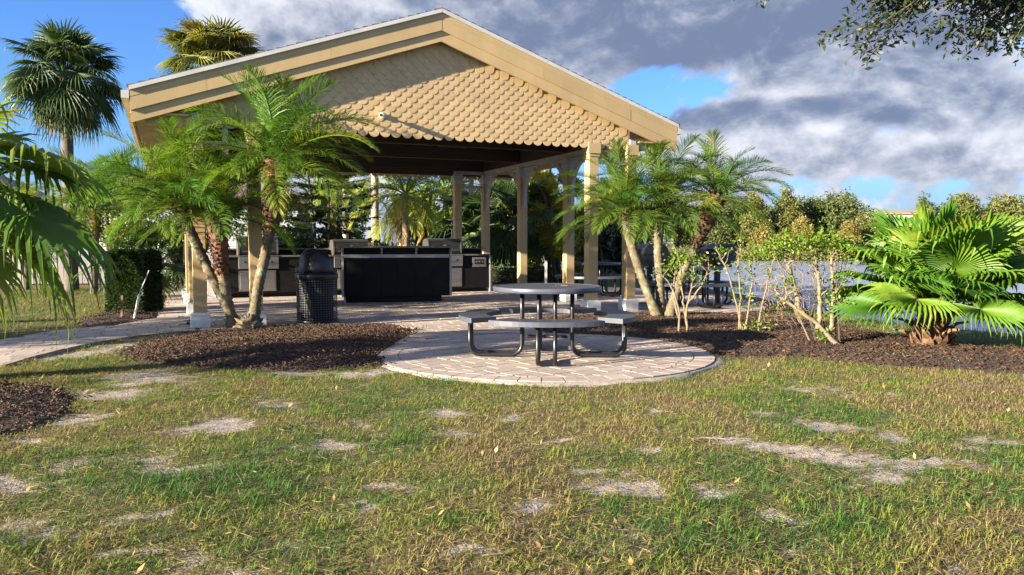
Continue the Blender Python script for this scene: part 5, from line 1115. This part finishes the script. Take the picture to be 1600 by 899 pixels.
# ------------------------------------------------------------------ live oak whose branch ends hang into the upper right
def live_oak():
    root = thing('live_oak', 'live oak with leafy branch tips hanging in from the upper right corner', 'tree', (8.6, 3.2, 0)); g = np.random.default_rng(21)
    O = np.array([8.6, 3.2, 0])
    MB().tube(spline([(0, 0, -.2), (-.1, .1, 1.6), (-.3, .2, 3.0)], 10), list(np.linspace(.38, .27, 10)), 12).build('trunk', M['bark'], root, True)
    Pl = []; Dl = []
    def limb(pts, r0, r1): P = spline([np.array(p) - O for p in pts], 14); MB().tube(P, list(np.linspace(r0, r1, 14)), 8).build('limb', M['bark'], root, True); return P
    A = limb([(8.3, 3.4, 2.9), (6.2, 4.8, 4.0), (4.4, 5.9, 3.75), (3.3, 6.3, 3.40)], .16, .02); B = limb([(8.3, 3.4, 2.95), (6.6, 5.0, 3.9), (4.9, 6.3, 3.6), (4.0, 6.8, 3.35)], .15, .02)
    Cc = limb([(8.3, 3.4, 3.0), (7.2, 2.0, 4.2), (6.6, .6, 5.0)], .15, .05); Dd = limb([(8.3, 3.4, 3.0), (9.6, 4.5, 4.4), (10.5, 5.2, 5.2)], .16, .05)
    E_ = limb([(4.6, 5.8, 3.75), (3.2, 6.6, 3.75), (2.25, 7.0, 3.50)], .05, .01)
    def twig(q, end, nl, lf=1.0):
        P = spline([q, (q + end) / 2 + g.normal(size=3) * .05, end], 8); mb = MB(); mb.tube(P, list(np.linspace(.006, .002, 8)), 4, cap=False)
        for i in range(nl):
            f = g.random() ** .8 * 6.9; k = int(f); p = P[k] + (P[k + 1] - P[k]) * (f - k); Pl.append(p + g.normal(size=3) * .03 * lf); d = rnd_dirs(1, g)[0]; d[2] -= .4; Dl.append(d)
        return mb
    tw = MB()
    def T(x, y, z, q, nl=62):
        e = np.array([x, y, z]) - O
        for k in range(4):
            m = twig(q, e + g.normal(size=3) * np.array([.10, .08, .06]), nl); tw.add(m.v, m.f)
    for x, z in ((2.50, 2.72), (2.58, 2.86), (2.66, 3.02), (2.78, 2.90), (2.86, 3.06), (2.72, 3.10), (2.96, 3.0), (2.62, 2.66), (2.92, 2.74), (3.05, 3.10)): T(x, 6.1 + g.uniform(-.15, .15), z, A[12 if x < 2.8 else 11])
    for x, z in ((3.36, 2.66), (3.42, 2.8), (3.5, 2.92), (3.60, 3.04), (3.7, 2.76), (3.82, 2.88), (3.95, 2.8), (3.9, 3.05), (4.1, 3.0), (4.05, 2.72), (4.2, 2.86), (3.75, 3.1), (3.3, 3.08)): T(x, 6.35 + g.uniform(-.15, .15), z, B[11])
    for x, z in ((2.03, 3.42), (2.12, 3.50), (2.22, 3.42)): T(x, 7.0, z, E_[12], 14)
    for k in range(260):                                   # the rest of the crown, over and beside the lawn
        q = (A[5], B[5], Cc[12], Dd[12], Cc[8], Dd[8])[k % 6]; e = q + g.normal(size=3) * np.array([1.0, 1.0, .5]) + np.array([0, 0, .35])
        if e[2] < 3.7 and e[0] < -2.6: continue
        m = twig(q, e, 26, 2.0); tw.add(m.v, m.f)
    tag(tw.build('twigs', M['bark'], root), kind='stuff')
    link('crown', leaf_mesh('crown', np.array(Pl), .056, .42, .3, np.array(Dl), g), M['oak'], root)
live_oak()
# unseen tree, added left of the view to shade the pavilion interior
def added_shade_tree(label, p, r, z, n, seed, leaf=.16, clumps=40):
    g = np.random.default_rng(seed); root = thing('added_shade_tree', label, 'tree', p); u = rnd_dirs(clumps, g) * (g.random(clumps) ** .45)[:, None]; c = u * np.array(r) + np.array([0, 0, z]); P, k = clump_points(n, c, g.uniform(.16, .3, clumps) * r[0], g)
    link('crown', leaf_mesh('crown', P, leaf, .55, .5, g=g), M['midleaf'], root); MB().tube(spline([(0, 0, -.2), (.1, 0, z * .5), (0, .1, z)], 8), list(np.linspace(.22, .1, 8)), 8).build('trunk', M['bark'], root, True)
    for i in range(6): MB().tube([(0, .05, z * .6), tuple(c[i] * .5 + np.array([0, 0, z * .45])), tuple(c[i])], [.08, .05, .02], 5).build('limb', M['bark'], root)
# small litter on the lawn
def litter():
    g = np.random.default_rng(91); n = 260; y = 2.8 + 5.5 * g.random(n) ** 1.3; x = (g.random(n) - .5) * 1.3 * y; k = ~paved(x, y); P = np.stack([x, y, ground_z(x, y) + .012], 1)[k]
    tag(link('fallen_leaves', leaf_mesh('fallen_leaves', P, .045, .45, 3.0, g=g), M['dead']), 'scattered dry brown leaves lying on the lawn', 'leaves', kind='stuff')
    n = 150; a = g.uniform(0, 6.28, n); r = PAD[2] * np.sqrt(g.random(n)); P = np.stack([PAD[0] + r * np.cos(a), PAD[1] + r * np.sin(a), np.full(n, .026)], 1)
    tag(link('pad_litter', leaf_mesh('pad_litter', P, .03, .4, 4.0, g=g), M['chip']), 'small dark leaf litter scattered on the round paver pad', 'litter', kind='stuff')
    o = MB().tube([(-.10, 0, .01), (0, .03, .02), (.16, .01, .012)], .006, 6).build('fallen_stick', M['grey_twig']); o.location = (1.22, 4.93, .0); MB().tube([(0, .03, .02), (.05, .1, .015)], .004, 5).build('side_shoot', M['grey_twig'], o); tag(o, 'thin grey stick lying on the bare sand right of centre', 'stick')
litter()
added_shade_tree('unseen broadleaf tree added left of the pavilion to shade its interior', (-11.4, 10.4, 0), (1.9, 1.9, 1.7), 3.0, 4200, 63)  # added out of view, keeps the sun off the bar and counters
bush('added_shade_shrub', 'unseen large shrub added beyond the left path to shade the patio', (-10.6, 7.9, 0), (3.4, 4.0, 2.7), 5200, .13, 'midleaf', seed=62, clumps=40, cr=(.25, .4))  # unseen shrub, added to keep low sun off the patio floor
